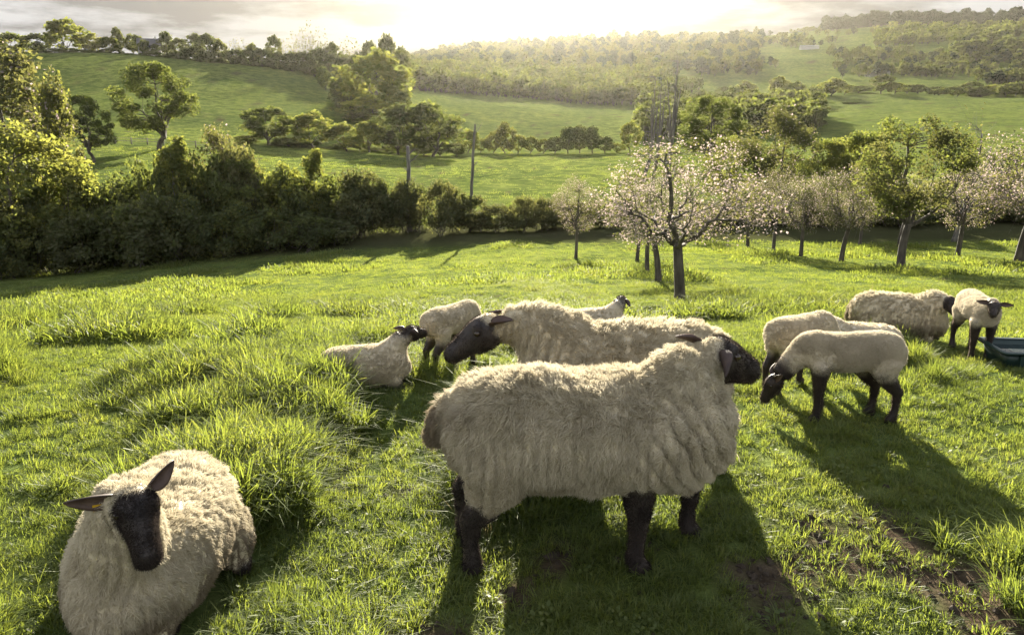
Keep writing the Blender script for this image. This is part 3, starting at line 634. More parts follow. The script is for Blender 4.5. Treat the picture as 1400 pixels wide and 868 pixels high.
def mat_wool(name, c1, c2, c3, trans=.4, dirt=0.0):
    m, nt, N, L = new_mat(name)
    out = N('ShaderNodeOutputMaterial'); hi = N('ShaderNodeHairInfo'); tc = N('ShaderNodeNewGeometry')
    no = N('ShaderNodeTexNoise'); no.inputs['Scale'].default_value = 7; no.inputs['Detail'].default_value = 4; L(tc.outputs['Position'], no.inputs[0])
    ob = N('ShaderNodeTexCoord'); sz = N('ShaderNodeSeparateXYZ'); L(ob.outputs['Object'], sz.inputs[0])
    dn = N('ShaderNodeTexNoise'); dn.inputs['Scale'].default_value = 5; dn.inputs['Detail'].default_value = 5; L(ob.outputs['Object'], dn.inputs[0])
    a = N('ShaderNodeMath'); a.operation = 'MULTIPLY_ADD'; L(hi.outputs['Random'], a.inputs[0]); a.inputs[1].default_value = .35; L(no.outputs[0], a.inputs[2])
    c = ramp(N, L, a.outputs[0], [(.35, c1), (.62, c2), (.95, c3)])
    if dirt:       # mud and dung caught in the wool, heaviest on the belly and the hind end
        def MA(op, a, b, cl=False):
            x = N('ShaderNodeMath'); x.operation = op; x.use_clamp = cl
            for i, v in enumerate((a, b)):
                if isinstance(v, (int, float)): x.inputs[i].default_value = v
                else: L(v, x.inputs[i])
            return x.outputs[0]
        lo = MA('MULTIPLY', MA('SUBTRACT', .44, sz.outputs[2]), 3.0, True); bk = MA('MULTIPLY', MA('SUBTRACT', -.36, sz.outputs[0]), 4.0, True)
        f = MA('MULTIPLY', MA('MULTIPLY', MA('SUBTRACT', MA('ADD', dn.outputs[0], MA('MULTIPLY', MA('MAXIMUM', lo, bk), .3)), .6), 6.0, True), MA('MULTIPLY', MA('ADD', MA('MAXIMUM', lo, bk), .12), dirt))
        mx0 = N('ShaderNodeMix'); mx0.data_type = 'RGBA'; L(f, mx0.inputs[0]); L(c, mx0.inputs[6]); mx0.inputs[7].default_value = (.17, .13, .085, 1); c = mx0.outputs[2]
    df = N('ShaderNodeBsdfDiffuse'); L(c, df.inputs[0]); tr = N('ShaderNodeBsdfTranslucent'); L(c, tr.inputs[0])
    mx = N('ShaderNodeMixShader'); mx.inputs[0].default_value = trans; L(df.outputs[0], mx.inputs[1]); L(tr.outputs[0], mx.inputs[2]); L(mx.outputs[0], out.inputs[0]); return m
EWE_B = mat_body('ewe hide', (.36, .31, .21), (.46, .40, .28), (.017, .014, .014), (.045, .035, .030))
LAMB_B = mat_body('lamb hide', (.42, .37, .27), (.50, .44, .34), (.012, .009, .008), (.035, .024, .018))
WOOL = mat_wool('long wool', (.34, .295, .20), (.49, .435, .32), (.64, .58, .45), .4, .75)
WOOL_L = mat_wool('lamb wool', (.40, .35, .25), (.52, .46, .35), (.63, .57, .45))
FUR_D = mat_wool('dark face hair', (.019, .016, .015), (.034, .028, .025), (.075, .058, .047), .25)
EAR_M = mat_simple('dark ear skin', (.02, .014, .012), (.055, .035, .028), 20, .6, .1)
EAR_P = mat_simple('brown ear skin', (.045, .028, .022), (.09, .058, .045), 20, .6, .1)
EYE_M = mat_simple('eye', (.014, .009, .005), (.035, .02, .009), 40, .08, 0, spec=.6)
TAG_M = mat_simple('yellow ear tag', (.5, .29, .015), (.56, .34, .02), 5, .4, 0)

def vnorm(a): a = np.asarray(a, float); return a / (np.linalg.norm(a) + 1e-9)
def loft(g, st, ref, n=18):
    """closed skin over elliptical sections: st rows (x, y, z, half width, half height)"""
    st = np.asarray(st, float); c = st[:, :3]; t = np.gradient(c, axis=0); t /= np.linalg.norm(t, axis=1)[:, None]
    ref = np.asarray(ref, float); s = ref - t * (t @ ref)[:, None]; s /= np.linalg.norm(s, axis=1)[:, None]; u = np.cross(t, s)
    th = np.arange(n) * 2 * math.pi / n; m = len(st)
    v = c[:, None] + s[:, None] * (st[:, 3][:, None] * np.cos(th))[..., None] + u[:, None] * (st[:, 4][:, None] * np.sin(th))[..., None]
    i = np.arange(m - 1)[:, None] * n; j = np.arange(n)[None]; j2 = (j + 1) % n
    q = np.stack([i + j, i + j2, i + n + j2, i + n + j], -1).reshape(-1, 4); v = v.reshape(-1, 3)
    v = np.concatenate([v, c[:1], c[-1:]]); jj = np.arange(n); e = (m - 1) * n
    g.add(v, np.concatenate([np.stack([np.full(n, m * n), (jj + 1) % n, jj], 1), np.stack([np.full(n, m * n + 1), e + jj, e + (jj + 1) % n], 1)]), q)
def dense(st, n=6):
    st = np.asarray(st, float); t = np.linspace(0, len(st) - 1, (len(st) - 1) * n + 1)
    return np.stack([np.interp(t, np.arange(len(st)), st[:, k]) for k in range(st.shape[1])], 1)

EWE = dict(
    stand=dict(torso=[(-.53, 0, .55, .07, .08), (-.49, 0, .55, .17, .155), (-.38, 0, .54, .21, .20), (-.2, 0, .53, .235, .215), (0, 0, .52, .245, .217), (.2, 0, .515, .235, .217), (.36, 0, .52, .205, .21), (.45, 0, .515, .16, .175), (.51, 0, .51, .09, .11)],
               front=[(0, 0, .45, .08, .085), (0, 0, .32, .06, .062), (.004, 0, .205, .036, .038), (.0, 0, .12, .026, .028), (-.004, 0, .06, .03, .032), (.012, 0, .02, .034, .04), (.016, 0, 0, .036, .044)],
               hind=[(.09, 0, .48, .10, .13), (.075, 0, .36, .085, .11), (.03, 0, .27, .056, .066), (-.022, 0, .205, .036, .046), (-.022, 0, .12, .026, .029), (-.018, 0, .06, .031, .033), (-.012, 0, .02, .034, .04), (-.008, 0, 0, .036, .044)],
               legs=[('front', .17, -.12), ('front', .42, .13), ('hind', -.43, -.12), ('hind', -.47, .13)], shoulder=(.27, 0, .58), neck=(.18, .08), tail=[(-.50, 0, .62, .05, .05), (-.57, 0, .55, .045, .045), (-.585, 0, .46, .03, .03)], droop=1.0),
    lie=dict(torso=[(-.52, 0, .24, .10, .12), (-.47, 0, .25, .19, .2), (-.36, 0, .26, .265, .245), (-.18, 0, .26, .30, .26), (0, 0, .26, .30, .265), (.18, 0, .265, .275, .26), (.34, 0, .28, .23, .24), (.44, 0, .31, .175, .2), (.50, 0, .33, .11, .13)],
             front=[(0, 0, .16, .07, .07), (.12, 0, .08, .045, .045), (.16, 0, .045, .038, .038), (.06, 0, .035, .03, .03), (-.02, .0, .03, .03, .03)],
             hind=[(-.02, .0, .20, .09, .14), (.12, .05, .13, .085, .11), (.16, .07, .06, .05, .05), (.02, .09, .04, .034, .034), (.14, .10, .035, .03, .03), (.2, .10, .03, .034, .03)],
             legs=[('front', .28, -.13), ('front', .28, .13), ('hind', -.30, -.22), ('hind', -.30, .22)], shoulder=(.30, 0, .40), neck=(.185, .10), tail=[(-.48, 0, .34, .05, .05), (-.56, .0, .26, .045, .045), (-.58, 0, .12, .035, .035)], droop=.9))
LAMB = dict(
    stand=dict(torso=[(-.32, 0, .465, .05, .06), (-.30, 0, .465, .095, .10), (-.22, 0, .465, .12, .122), (-.08, 0, .455, .13, .122), (.06, 0, .45, .13, .124), (.18, 0, .455, .115, .12), (.26, 0, .46, .09, .105), (.31, 0, .465, .06, .075)],
               front=[(0, 0, .40, .06, .075), (0, 0, .31, .042, .052), (.005, 0, .21, .029, .032), (0, 0, .12, .021, .022), (-.002, 0, .055, .025, .027), (.01, 0, .02, .03, .036), (.014, 0, 0, .031, .038)],
               hind=[(.05, 0, .42, .075, .10), (.065, 0, .33, .06, .085), (.025, 0, .27, .04, .054), (-.035, 0, .20, .027, .035), (-.033, 0, .11, .021, .023), (-.026, 0, .055, .025, .027), (-.014, 0, .02, .03, .036), (-.01, 0, 0, .031, .038)],
               legs=[('front', .20, -.075), ('front', .14, .075), ('hind', -.25, -.075), ('hind', -.21, .075)], shoulder=(.20, 0, .48), neck=(.10, .06), tail=[(-.30, 0, .51, .026, .026), (-.345, 0, .46, .024, .024), (-.355, 0, .36, .02, .02)], droop=.4),
    lie=dict(torso=[(-.32, 0, .15, .07, .08), (-.28, 0, .15, .115, .125), (-.2, 0, .155, .145, .15), (-.06, 0, .155, .155, .155), (.08, 0, .16, .15, .155), (.18, 0, .17, .13, .145), (.26, 0, .185, .10, .12), (.31, 0, .2, .06, .08)],
             front=[(0, 0, .11, .05, .05), (.08, 0, .05, .034, .034), (.10, 0, .03, .03, .03), (.02, 0, .025, .024, .024), (-.03, 0, .022, .024, .024)],
             hind=[(-.02, 0, .13, .06, .09), (.08, .03, .08, .055, .07), (.10, .04, .04, .036, .036), (.01, .05, .026, .026, .026), (.09, .055, .024, .024, .024)],
             legs=[('front', .17, -.075), ('front', .17, .075), ('hind', -.18, -.11), ('hind', -.18, .11)], shoulder=(.18, 0, .25), neck=(.10, .06), tail=[(-.29, 0, .2, .026, .026), (-.34, 0, .14, .022, .022), (-.35, 0, .07, .018, .018)], droop=.3))
HEAD = [(-.10, .035, .04, .0), (-.02, .055, .062, .0), (.10, .066, .078, .004), (.24, .070, .084, .004), (.38, .064, .080, .002), (.52, .052, .068, .0), (.68, .044, .056, -.003), (.82, .042, .050, -.008), (.92, .042, .046, -.012), (.99, .034, .036, -.016), (1.03, .018, .02, -.018)]

def ear_mesh(Lg, Wd, mats, curl=.6, bend=0.0):
    nu, nv = 11, 7; U, V = np.meshgrid(np.linspace(0, 1, nu), np.linspace(-1, 1, nv), indexing='ij')
    wd = Wd * (np.sin(math.pi * np.clip(U * .86 + .1, 0, 1)) ** .7) * (1 - .25 * U); wd[-1] *= .25
    ang = V * curl * (1.25 - .6 * U) * 1.5
    x = U * Lg; y = np.sin(ang) * wd / max(curl, .3) * .55; z = (1 - np.cos(ang)) * wd * .8 - bend * Lg * U ** 2
    top = np.stack([x, y, z], -1).reshape(-1, 3); bot = top - np.array([0, 0, .006 * Lg / .13]); n = nu * nv
    i = np.arange(nu - 1)[:, None] * nv; j = np.arange(nv - 1)[None]
    q = np.stack([i + j, i + nv + j, i + nv + j + 1, i + j + 1], -1).reshape(-1, 4)
    rim = [k * nv for k in range(nu)] + [(nu - 1) * nv + k for k in range(1, nv)] + [k * nv + nv - 1 for k in range(nu - 2, -1, -1)] + [k for k in range(nv - 2, 0, -1)]
    rim = np.array(rim); r2 = np.roll(rim, -1)
    qs = np.concatenate([q, q[:, ::-1] + n, np.stack([rim, rim + n, r2 + n, r2], 1)])
    mi = np.concatenate([np.ones(len(q)), np.zeros(len(q)), np.zeros(len(rim))])
    return mesh_np('ear', np.concatenate([top, bot]), None, qs, mats, True, mi)
def basis_quat(x, z):
    x = vnorm(x); z = np.asarray(z, float); z = vnorm(z - x * (x @ z)); y = np.cross(z, x)
    from mathutils import Matrix
    return Matrix(((x[0], y[0], z[0]), (x[1], y[1], z[1]), (x[2], y[2], z[2]))).to_quaternion()

SHEEP_SPOTS = []
def sheep(label, kind, pose, px, Y, heading, head, scale=1.0, locks=3000, per=16, length=.05, rad=.0011, folds=None, ears=(0, 0), ear_dir=None, voxel=.011, seed=0, tag=False, legs=None, dz=0.0, roll=0.0, el=1.0):
    """head = (x, y, z of the poll, yaw to the animal's left, pitch up) in the animal's own frame"""
    r = np.random.default_rng(100 + seed); D = (EWE if kind == 'ewe' else LAMB)[pose]
    x, y, z = place(px, Y)
    root = add('sheep' if kind == 'ewe' else 'lamb', None, None, (x, y, z + dz), label=label, category='sheep' if kind == 'ewe' else 'lamb', group='ewes in the pasture' if kind == 'ewe' else 'lambs in the pasture')
    root.rotation_euler = (roll, 0, R(heading)); root.scale = (scale,) * 3; root.empty_display_size = .2
    SHEEP_SPOTS.append((x, y, R(heading), scale * (.62 if kind == 'ewe' else .36), scale * (.30 if kind == 'ewe' else .16), pose))
    hs = 1.08 if kind == 'ewe' else .70; HL = .265 * hs
    hx, hy, hz, yaw, pit = head; yaw, pit = R(yaw), R(pit)
    P0 = np.array([hx, hy, hz]); hd = np.array([math.cos(yaw) * math.cos(pit), math.sin(yaw) * math.cos(pit), math.sin(pit)])
    side = np.array([-math.sin(yaw), math.cos(yaw), 0]); up = np.cross(hd, side)
    g = Geo(); samp = []
    def part(st, ref, darkf, n=18, lw=1.0):
        loft(g, st, ref, n); d = dense(st)
        fr = np.linspace(0, 1, len(d)); samp.append(np.concatenate([d, darkf(fr)[:, None], np.full((len(d), 1), lw)], 1))
    part(D['torso'], (0, 1, 0), lambda f: f * 0)
    sh = np.array(D['shoulder']); nr0, nr1 = D['neck']
    c1 = sh + (np.array([.08, 0, .16]) if kind == 'ewe' and pose == 'stand' else np.array([.10, 0, .10]) * (1 if kind == 'ewe' else .6)); c1[1] += hy * .3
    npts = bez(sh, c1, P0 - hd * .035 * hs, 7); rr = np.linspace(nr0, nr1, 7)
    part(np.concatenate([npts, rr[:, None] * .95, rr[:, None] * 1.08], 1), side + np.array([0, .001, 0]), lambda f: (f > 2) * 1.0 if kind == 'ewe' else (f > .8) * 1.0)
    hst = [(*(P0 + hd * HL * t + up * o * hs), w * hs, h * hs) for t, w, h, o in HEAD]
    part(hst, side, lambda f: np.ones_like(f))
    if kind == 'ewe': samp.append(np.array([[*(P0 + hd * HL * -.05 + up * .05), .062, .062, 0., .5]]))
    for kk, lx, ly in (legs or D['legs']):
        st = [(lx + a, ly + (math.copysign(b, ly) if b else 0), c, w, h) for a, b, c, w, h in D[kk]]
        thr = {'stand': .08 if kk == 'front' else .2, 'lie': .3 if kk == 'front' else .55}[pose]
        if kind == 'lamb': thr -= .06
        part(st, (0, 1, 0), lambda f, thr=thr: (f > thr) * 1.0, 12, .75)
    part(D['tail'], (0, 1, 0), lambda f: f * 0, 10, .6)
    me0 = g.mesh('raw'); o = bpy.data.objects.new('raw', me0); COL.objects.link(o)
    md = o.modifiers.new('r', 'REMESH'); md.mode = 'VOXEL'; md.voxel_size = voxel
    dg = bpy.context.evaluated_depsgraph_get(); dg.update()
    me = bpy.data.meshes.new_from_object(o.evaluated_get(dg)); bpy.data.objects.remove(o); bpy.data.meshes.remove(me0)
    n = len(me.vertices); co = np.empty(n * 3, np.float32); me.vertices.foreach_get('co', co); co = co.reshape(-1, 3).astype(float)
    ed = np.empty(len(me.edges) * 2, np.int32); me.edges.foreach_get('vertices', ed); ed = ed.reshape(-1, 2)
    samp = np.concatenate(samp); sr = samp[:, 3:5].mean(1)
    dd = np.full(n, 9.); dw = np.full(n, 9.); lw = np.ones(n)
    for s, q in zip(samp, sr):
        t = np.linalg.norm(co - s[:3], axis=1) - q
        if s[5] > .5: np.minimum(dd, t, out=dd)
        else: lw = np.where(t < dw, s[6], lw); np.minimum(dw, t, out=dw)
    nzv = noise(co[:, 0] * 30, co[:, 1] * 30, co[:, 2] * 30, s=seed) - .5
    dark = sstep(-.012 if kind == 'ewe' else -.03, .018 if kind == 'ewe' else .03, dw - dd + nzv * .02 - .004)
    deg = np.bincount(ed.ravel(), minlength=n)[:, None]
    for it in range(12): lw = (np.bincount(ed[:, 0], lw[ed[:, 1]], n) + np.bincount(ed[:, 1], lw[ed[:, 0]], n)) / deg[:, 0]
    lw *= 1 - .6 * sstep(-.12, 0, dw - dd)
    for it in range(26):
        a = np.zeros((n, 3))
        for k in range(3): a[:, k] = np.bincount(ed[:, 0], co[ed[:, 1], k], n) + np.bincount(ed[:, 1], co[ed[:, 0], k], n)
        w = .5 * (np.ones(n) if it < 3 else np.clip(1 - dark * 1.0, 0, 1)); co += (a / deg - co) * w[:, None]
    def normals(c):
        me.vertices.foreach_set('co', c.astype(np.float32).ravel()); me.update()
        nn = np.empty(n * 3, np.float32); me.vertex_normals.foreach_get('vector', nn); return nn.reshape(-1, 3).astype(float)
    nn = normals(co); wl = 1 - dark; es = 1.0 if kind == 'ewe' else .35
    q = co / (.11 if kind == 'ewe' else .08)
    co += nn * (wl * (noise(q[:, 0], q[:, 1], q[:, 2], s=seed + 5) - .5) * .03 * es)[:, None]
    if kind == 'ewe':      # locks part in long upright seams down the sides
        sd = np.clip(1 - np.abs(nn[:, 2]) * 1.3, 0, 1) * wl; xx = np.where(np.abs(nn[:, 0]) > .75, co[:, 1], co[:, 0])
        ph = xx / .042 + 2.2 * (noise(co[:, 0] * 6, co[:, 1] * 6, co[:, 2] * 4, s=8) - .5)
        co += nn * (sd * .022 * (np.abs(np.sin(math.pi * ph)) ** .7 - .6))[:, None]
    if folds:
        (cx_, cz_, rx_, rz_, nx_, nz_, lam, amp) = folds
        wt = np.exp(-(((co[:, 0] - cx_) / rx_) ** 2 + ((co[:, 2] - cz_) / rz_) ** 2)) * wl
        ph = (co[:, 0] * nx_ + co[:, 2] * nz_) / lam + 1.1 * (noise(co[:, 0] * 9, co[:, 1] * 3, co[:, 2] * 9, s=3) - .5)
        co += nn * (wt * amp * (np.abs(np.sin(math.pi * ph)) ** .6 - .6))[:, None]; lw = lw * (1 - .45 * np.clip(wt, 0, 1))
    # brow and nostril shaping on the face
    rel = co - P0; ta = rel @ hd / HL; sa = rel @ side / hs; ua = rel @ up / hs
    for sg in (-1, 1):
        b = np.exp(-(((ta - .30) / .07) ** 2 + ((sa - sg * .052) / .018) ** 2 + ((ua - .058) / .02) ** 2)) * dark; co += nn * (b * .016 * hs)[:, None]
        b = np.exp(-(((ta - .97) / .05) ** 2 + ((sa - sg * .02) / .008) ** 2 + ((ua - .004) / .012) ** 2)) * dark; co -= nn * (b * .012 * hs)[:, None]
    b = np.exp(-(((ua + .034) / .005) ** 2)) * (ta > .72) * (ta < 1.1) * dark; co -= nn * (b * .004 * hs)[:, None]
    nn = normals(co)
    me.name = 'sheep body'; at = me.attributes.new('dark', 'FLOAT', 'POINT'); at.data.foreach_set('value', dark.astype(np.float32))
    me.polygons.foreach_set('use_smooth', np.ones(len(me.polygons), bool)); me.materials.clear(); me.materials.append(EWE_B if kind == 'ewe' else LAMB_B)
    add('body', me, root)
    # ears, eyes
    for k, sg in enumerate((-1, 1)):
        tip = (ear_dir[k] if ear_dir else (.95, -.1, -.12))      # sideways, forward, up
        d = side * sg * tip[0] + hd * tip[1] + up * tip[2]
        e = add('ear', ear_mesh(.15 * hs * (el[k] if isinstance(el, tuple) else el), .052 * hs, [EAR_M, EAR_P], .75, .12), root, P0 + hd * HL * .06 + side * sg * .052 * hs + up * .035 * hs)
        fz = up * .35 + hd * .9 if abs(tip[1]) < .75 else up
        e.rotation_mode = 'QUATERNION'; e.rotation_quaternion = basis_quat(d, fz)
        g2 = Geo(); th = np.linspace(0, math.pi, 9)
        g2.tube(np.stack([np.zeros(9), np.zeros(9), .0155 * hs * -np.cos(th)], 1), .0155 * hs * np.sin(th) + 1e-5, 12); em = g2.mesh('eye', [EYE_M])
        add('eye', em, root, P0 + hd * HL * .33 + side * sg * .0585 * hs + up * .034 * hs)
        if tag and k == 0:
            g3 = Geo(); g3.box([0, 0, 0], [.016, .016, .003]); add('ear_tag', g3.mesh('ear tag', [TAG_M], False), e, (.06, .034, .004))
    # fleece: locks of wool strands
    me.calc_loop_triangles(); tri = np.empty(len(me.loop_triangles) * 3, np.int32); me.loop_triangles.foreach_get('vertices', tri); tri = tri.reshape(-1, 3)
    A = co[tri]; ar = np.linalg.norm(np.cross(A[:, 1] - A[:, 0], A[:, 2] - A[:, 0]), axis=1)
    def strands(wt, Nc, Kc, ln, rad, droop, mat, spread, nm, conv=.4, lwt=None):
        w = ar * np.clip(wt[tri].mean(1), 0, 1); w[wt[tri].mean(1) < .3] = 0
        ti = r.choice(len(tri), Nc, p=w / w.sum()); b = r.dirichlet((1, 1, 1), Nc)
        c = (A[ti] * b[..., None]).sum(1); cn = (nn[tri[ti]] * b[..., None]).sum(1); cn /= np.linalg.norm(cn, axis=1)[:, None]
        flow = cn * (1 - .45 * droop * (1 - np.abs(cn[:, 2:3]))) + np.array([0, 0, -1.0]) * droop * (.25 + .75 * (1 - np.clip(cn[:, 2:3], 0, 1))) * (cn[:, 2:3] > -.5) + np.array([-.25, 0, 0])
        flow += r.normal(size=(Nc, 3)) * .14; flow /= np.linalg.norm(flow, axis=1)[:, None]
        # keep the tips outside the skin
        k = (flow * cn).sum(1); flow += cn * np.clip(.24 - k, 0, None)[:, None]; flow /= np.linalg.norm(flow, axis=1)[:, None]
        Lc = ln * (.65 + .7 * noise(c[:, 0] * 14, c[:, 1] * 14, c[:, 2] * 14, s=seed + 9)) * r.uniform(.75, 1.25, Nc) * lwt[tri[ti, 0]]
        N = Nc * Kc; ci = np.repeat(np.arange(Nc), Kc)
        off = r.normal(size=(N, 3)) * spread; off -= cn[ci] * (off * cn[ci]).sum(1)[:, None]
        root_ = c[ci] + off - cn[ci] * .006
        Ls = Lc[ci] * r.uniform(.6, 1.12, N)
        tip = c[ci] + off * conv + flow[ci] * Ls[:, None] + r.normal(size=(N, 3)) * spread * .22
        mid = root_ + cn[ci] * (Ls * .45)[:, None]
        K = 6; t = np.linspace(0, 1, K)[None, :, None]
        pts = (1 - t) ** 2 * root_[:, None] + 2 * t * (1 - t) * mid[:, None] + t * t * tip[:, None]
        ph = r.uniform(0, 6.28, (Nc, 1))[ci]; ax = np.cross(flow, r.normal(size=(Nc, 3)))[ci]
        pts += ax[:, None] * (np.sin(t[..., 0] * 9 + ph) * .06 * Ls[:, None] * t[..., 0])[..., None]
        cu = bpy.data.hair_curves.new(nm); cu.add_curves([K] * N)
        cu.position_data.foreach_set('vector', pts.astype(np.float32).ravel())
        ra = cu.attributes.get('radius') or cu.attributes.new('radius', 'FLOAT', 'POINT')
        ra.data.foreach_set('value', np.tile((rad * np.array([1, 1, .95, .85, .65, .25])).astype(np.float32), N))
        cu.materials.append(mat); return add(nm, cu, root)
    strands(np.clip(1 - dark * 1.4, 0, 1), locks, per, length, rad, D['droop'], WOOL if kind == 'ewe' else WOOL_L, (.012 if kind == 'ewe' else .010), 'fleece', .4, lw)
    strands(dark, locks // 4, per, .008 if kind == 'ewe' else .007, rad * .5, .6, FUR_D, .010, 'face_hair', 1.0, np.ones(n))
    return root

sheep('big woolly ewe standing side-on, dark head turned to the grazing lamb', 'ewe', 'stand', 803, 2.50, 0, (.415, .045, .79, 28, -18), .965, 9500, 20, .029, .0010,
      folds=(.33, .50, .17, .26, .82, .57, .055, .05), el=(.8, .6), ear_dir=[(.75, -.2, -.45), (.45, -.85, .2)], voxel=.010, seed=1)
sheep('woolly ewe standing behind the big one, black head held out the other way', 'ewe', 'stand', 846, 3.32, 180, (.63, .03, .74, 6, -29), .935, 5500, 16, .030, .0013,
      folds=(.40, .50, .17, .26, .95, .3, .05, .045), el=.75, ear_dir=[(.5, -.85, -.05), (.45, -.85, .0)], seed=2)
sheep('ewe lying in the grass with ears spread and a yellow ear tag', 'ewe', 'lie', 222, 2.28, -84, (.39, .10, .705, 30, -38), .79, 7500, 18, .026, .0010,
      el=(1.0, .8), ear_dir=[(.95, -.05, -.02), (.8, -.45, .2)], voxel=.010, seed=3, tag=True)
sheep('ewe lying far back in tall grass near the water trough', 'ewe', 'lie', 1224, 6.7, -40, (.50, .0, .52, -60, -10), .76, 3000, 12, .034, .0016, seed=4, voxel=.014)
sheep('grazing lamb with black legs, nose to nose with the big ewe', 'lamb', 'stand', 1150, 3.95, 180, (.43, -.02, .27, -8, -62), .87, 11000, 10, .010, .0010,
      ear_dir=[(.8, -.5, .1), (.8, -.5, .1)], voxel=.009, seed=5, legs=[('front', .20, .075), ('front', .12, -.075), ('hind', -.20, -.075), ('hind', -.27, .075)])
sheep('lamb facing out beside the water trough, dark face and level ears', 'lamb', 'stand', 1327, 5.8, -102, (.32, .0, .56, -22, -14), .88, 5000, 9, .010, .0014,
      ear_dir=[(1, -.05, .02), (1, -.05, .0)], voxel=.011, seed=6)
sheep('lamb with its rump turned, standing just behind the grazing lamb', 'lamb', 'stand', 1086, 4.55, 30, (.42, 0, .28, 0, -58), .86, 5000, 9, .010, .0013, voxel=.011, seed=7)
sheep('lamb lying low behind the grazing lamb, only its back showing', 'lamb', 'lie', 1166, 5.6, 176, (.38, 0, .29, 0, -20), 1.06, 3000, 9, .010, .0015, voxel=.012, seed=8)
sheep('lamb grazing beyond the black face of the second ewe', 'lamb', 'stand', 618, 5.2, 52, (.40, 0, .24, -25, -60), .82, 4500, 9, .010, .0014, voxel=.011, seed=9)
sheep('lamb lying alone in long grass, head up and ears spread wide', 'lamb', 'lie', 500, 4.62, 6, (.31, .01, .385, 42, -6), .90, 5000, 9, .010, .0013,
      ear_dir=[(.95, -.1, .18), (.95, -.1, .02)], voxel=.010, seed=10)
sheep('lamb lying beyond the second ewe, only dark head and shoulders showing', 'lamb', 'lie', 812, 6.15, 14, (.28, .0, .36, 70, -8), .86, 2600, 9, .010, .0016,
      ear_dir=[(.5, -.5, -.6), (.5, -.5, -.6)], voxel=.012, seed=11)

# ------------------------------------------------------------------ grass
def tuft_mesh(seed, n, hmin, hmax, spread, width, lean, mat=GR):
    r = np.random.default_rng(seed); V = []; T = []; Q = []; k = 0
    for i in range(n):
        a = r.uniform(0, 6.28); rr = spread * math.sqrt(r.uniform()); b = np.array([math.cos(a) * rr, math.sin(a) * rr, -.01])
        h = r.uniform(hmin, hmax); d = a + r.normal() * .8; ln = abs(r.normal()) * lean + .12; w = width * r.uniform(.7, 1.3)
        u = np.array([math.cos(d), math.sin(d), 0]); s = np.array([-u[1], u[0], 0]); fa = r.uniform(-.9, .9); s = s * math.cos(fa) + u * math.sin(fa)
        p = [b, b + np.array([0, 0, h * .42]) + u * h * ln * .18, b + np.array([0, 0, h * .78]) + u * h * ln * .55, b + np.array([0, 0, h * (1 - .25 * min(ln, 1))]) + u * h * ln * 1.05]
        for q, ww in zip(p[:3], (.8, 1.0, .7)): V += [q - s * w * ww / 2, q + s * w * ww / 2]
        V.append(p[3]); Q += [[k, k + 1, k + 3, k + 2], [k + 2, k + 3, k + 5, k + 4]]; T.append([k + 4, k + 5, k + 6]); k += 7
    return mesh_np('grass tuft', np.array(V), np.array(T), np.array(Q), [mat], False)
def weed_mesh(seed):
    r = np.random.default_rng(seed); P = []; g = Geo()
    for i in range(16):
        a = r.uniform(0, 6.28); d = r.uniform(.01, .07); h = r.uniform(.02, .06)
        c = np.array([math.cos(a) * d, math.sin(a) * d, h]); s = r.uniform(.008, .016); t = np.linspace(0, 6.28, 7)[:6]; tl = r.normal(size=2) * .4
        v = [c + np.array([math.cos(x) * s, math.sin(x) * s * .8, s * (math.cos(x) * tl[0] + math.sin(x) * tl[1])]) for x in t]; g.add(v, [[0, 1, 2], [0, 2, 3], [0, 3, 4], [0, 4, 5]])
    return g.mesh('clover', [GR], False)
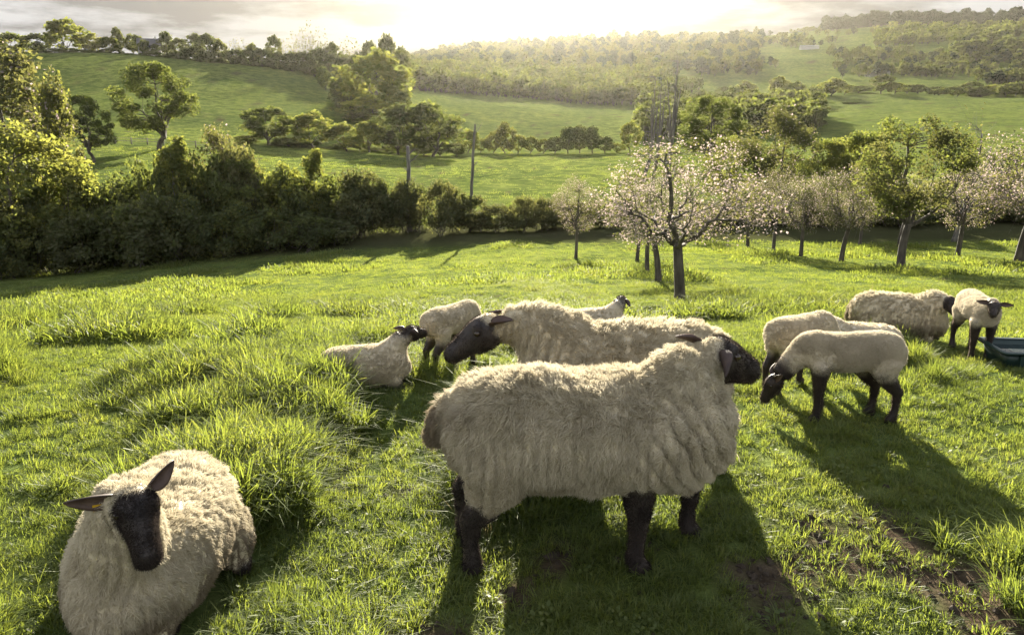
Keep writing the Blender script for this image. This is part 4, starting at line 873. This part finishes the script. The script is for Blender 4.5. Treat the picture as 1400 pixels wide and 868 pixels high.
def grass():
    r = np.random.default_rng(3)
    protos = [tuft_mesh(1, 40, .025, .065, .055, .0042, .8), tuft_mesh(2, 40, .03, .085, .055, .0044, .9), tuft_mesh(3, 46, .02, .05, .06, .0042, 1.0),      # 0-2 short
              tuft_mesh(4, 50, .06, .15, .055, .0048, .8), tuft_mesh(5, 50, .07, .19, .06, .005, .8), tuft_mesh(6, 46, .06, .15, .05, .0048, 1.0),   # 3-5 long
              weed_mesh(7), tuft_mesh(8, 10, .10, .30, .04, .0026, .35, STRAW),                                                                      # 6 clover, 7 straw
              tuft_mesh(9, 40, .03, .08, .15, .0065, 1.0), tuft_mesh(10, 40, .04, .10, .16, .007, 1.1),                                                 # 8-9 coarse, middle distance
              tuft_mesh(11, 26, .04, .12, .32, .02, .8), tuft_mesh(12, 26, .05, .14, .34, .022, .8)]                                                 # 10-11 field
    X = []; Yv = []; I = []; SC = []
    def zone(y0, y1, dens, kind):
        wmax = 1.3 + .95 * y1; n = int(dens * (y1 - y0) * 2 * wmax); y = r.uniform(y0, y1, n); x = r.uniform(-wmax, wmax, n); ok = np.abs(x) < 1.3 + .95 * y; x, y = x[ok], y[ok]
        tall = tall_at(x, y)
        bare = bare_at(x, y); keep = r.uniform(size=len(x)) > bare * .8; x, y, tall = x[keep], y[keep], tall[keep]
        u = r.uniform(size=len(x))
        if kind == 'near':
            idx = np.where(tall > .60, r.integers(3, 6, len(x)), np.where(tall > .52, r.choice([1, 1, 3], len(x)), r.integers(0, 3, len(x)))); idx = np.where(u < .035, 6, idx); idx = np.where((u > .998) & (tall > .42), 7, idx)
            s = .68 + .5 * sstep(.5, .85, tall)
        elif kind == 'mid': idx = np.where(u > .9995, 7, r.integers(8, 10, len(x))); s = .42 + .25 * tall + 1.0 * sstep(.6, .72, tall)
        elif kind == 'valley': idx = r.integers(10, 12, len(x)); t2 = noise(x / 9, y / 9, s=37); s = 1.0 + 2.2 * np.clip(t2 - .3, 0, 1)
        else: idx = r.integers(10, 12, len(x)); t2 = noise(x / 3.2, y / 3.2, s=35) * .6 + noise(x / 1.1, y / 1.1, s=36) * .4; s = .42 + .3 * t2 + 1.1 * sstep(.58, .70, t2)
        out = np.ones(len(x), bool)
        for sx, sy, h, la, lb, pose in SHEEP_SPOTS:
            if pose != 'lie': continue
            dx, dy = x - sx, y - sy; a = dx * math.cos(h) + dy * math.sin(h); b = -dx * math.sin(h) + dy * math.cos(h); out &= ((a / (la * .95)) ** 2 + (b / lb) ** 2) > 1
        x, y, idx, s = x[out], y[out], idx[out], s[out]
        X.append(x); Yv.append(y); I.append(idx); SC.append(s)
    zone(.7, 3.2, 520, 'near'); zone(3.2, 6.2, 300, 'near'); zone(6.2, 12, 110, 'mid'); zone(12, 24, 44, 'mid'); zone(24, 50, 9, 'field'); zone(62, 190, .3, 'valley')
    x = np.concatenate(X); y = np.concatenate(Yv); idx = np.concatenate(I); s = np.concatenate(SC); n = len(x)
    sc = np.stack([s * r.uniform(.85, 1.2, n), s * r.uniform(.85, 1.2, n), s * r.uniform(.75, 1.25, n)], 1)
    instancer('meadow_grass', np.stack([x, y, ground(x, y)], 1), r.uniform(0, 6.28, n), r.normal(size=(n, 2)) * .12, sc, idx, protos, 'sunlit green pasture grass, tufted, with bare patches', 'grass')
grass()

def clods():
    r = np.random.default_rng(13); x = r.uniform(-.6, 2.6, 9000); y = r.uniform(1.2, 3.4, 9000); ok = r.uniform(size=9000) < bare_at(x, y) * .35 + .004; x, y = x[ok], y[ok]; n = len(x)
    soil = mat_simple('damp soil clod', (.03, .022, .016), (.085, .064, .045), 30, .95, .6); protos = []
    for k in range(3):
        th = np.linspace(0, math.pi, 6); g = Geo(); g.tube(np.stack([np.zeros(6), np.zeros(6), -np.cos(th)], 1), np.sin(th) + 1e-3, 7); v = g.v[0]; v += r.normal(size=v.shape) * .16; protos.append(g.mesh('clod', [soil], False))
    sc = np.abs(r.normal(size=(n, 1))) * .006 + .005; sc = sc * r.uniform(.6, 1.3, (n, 3))
    instancer('soil_clods', np.stack([x, y, ground(x, y)], 1), r.uniform(0, 6.28, n), r.normal(size=(n, 2)) * .5, sc, r.integers(0, 3, n), protos, 'crumbs of trodden soil scattered on the bare patches', 'soil')
clods()

# ------------------------------------------------------------------ the evening air
def haze():
    m, nt, N, L = new_mat('evening haze'); o = N('ShaderNodeOutputMaterial'); v = N('ShaderNodeVolumePrincipled')
    v.inputs['Color'].default_value = (1, .94, .82, 1); v.inputs['Density'].default_value = .000022; v.inputs['Anisotropy'].default_value = .75
    L(v.outputs[0], o.inputs['Volume'])
    g = Geo(); g.box([0, 802, 115], [1880, 832, 150]); add('haze', g.mesh('haze', [m], False), kind='stuff', label='thin golden evening haze filling the valley', category='haze')
haze()
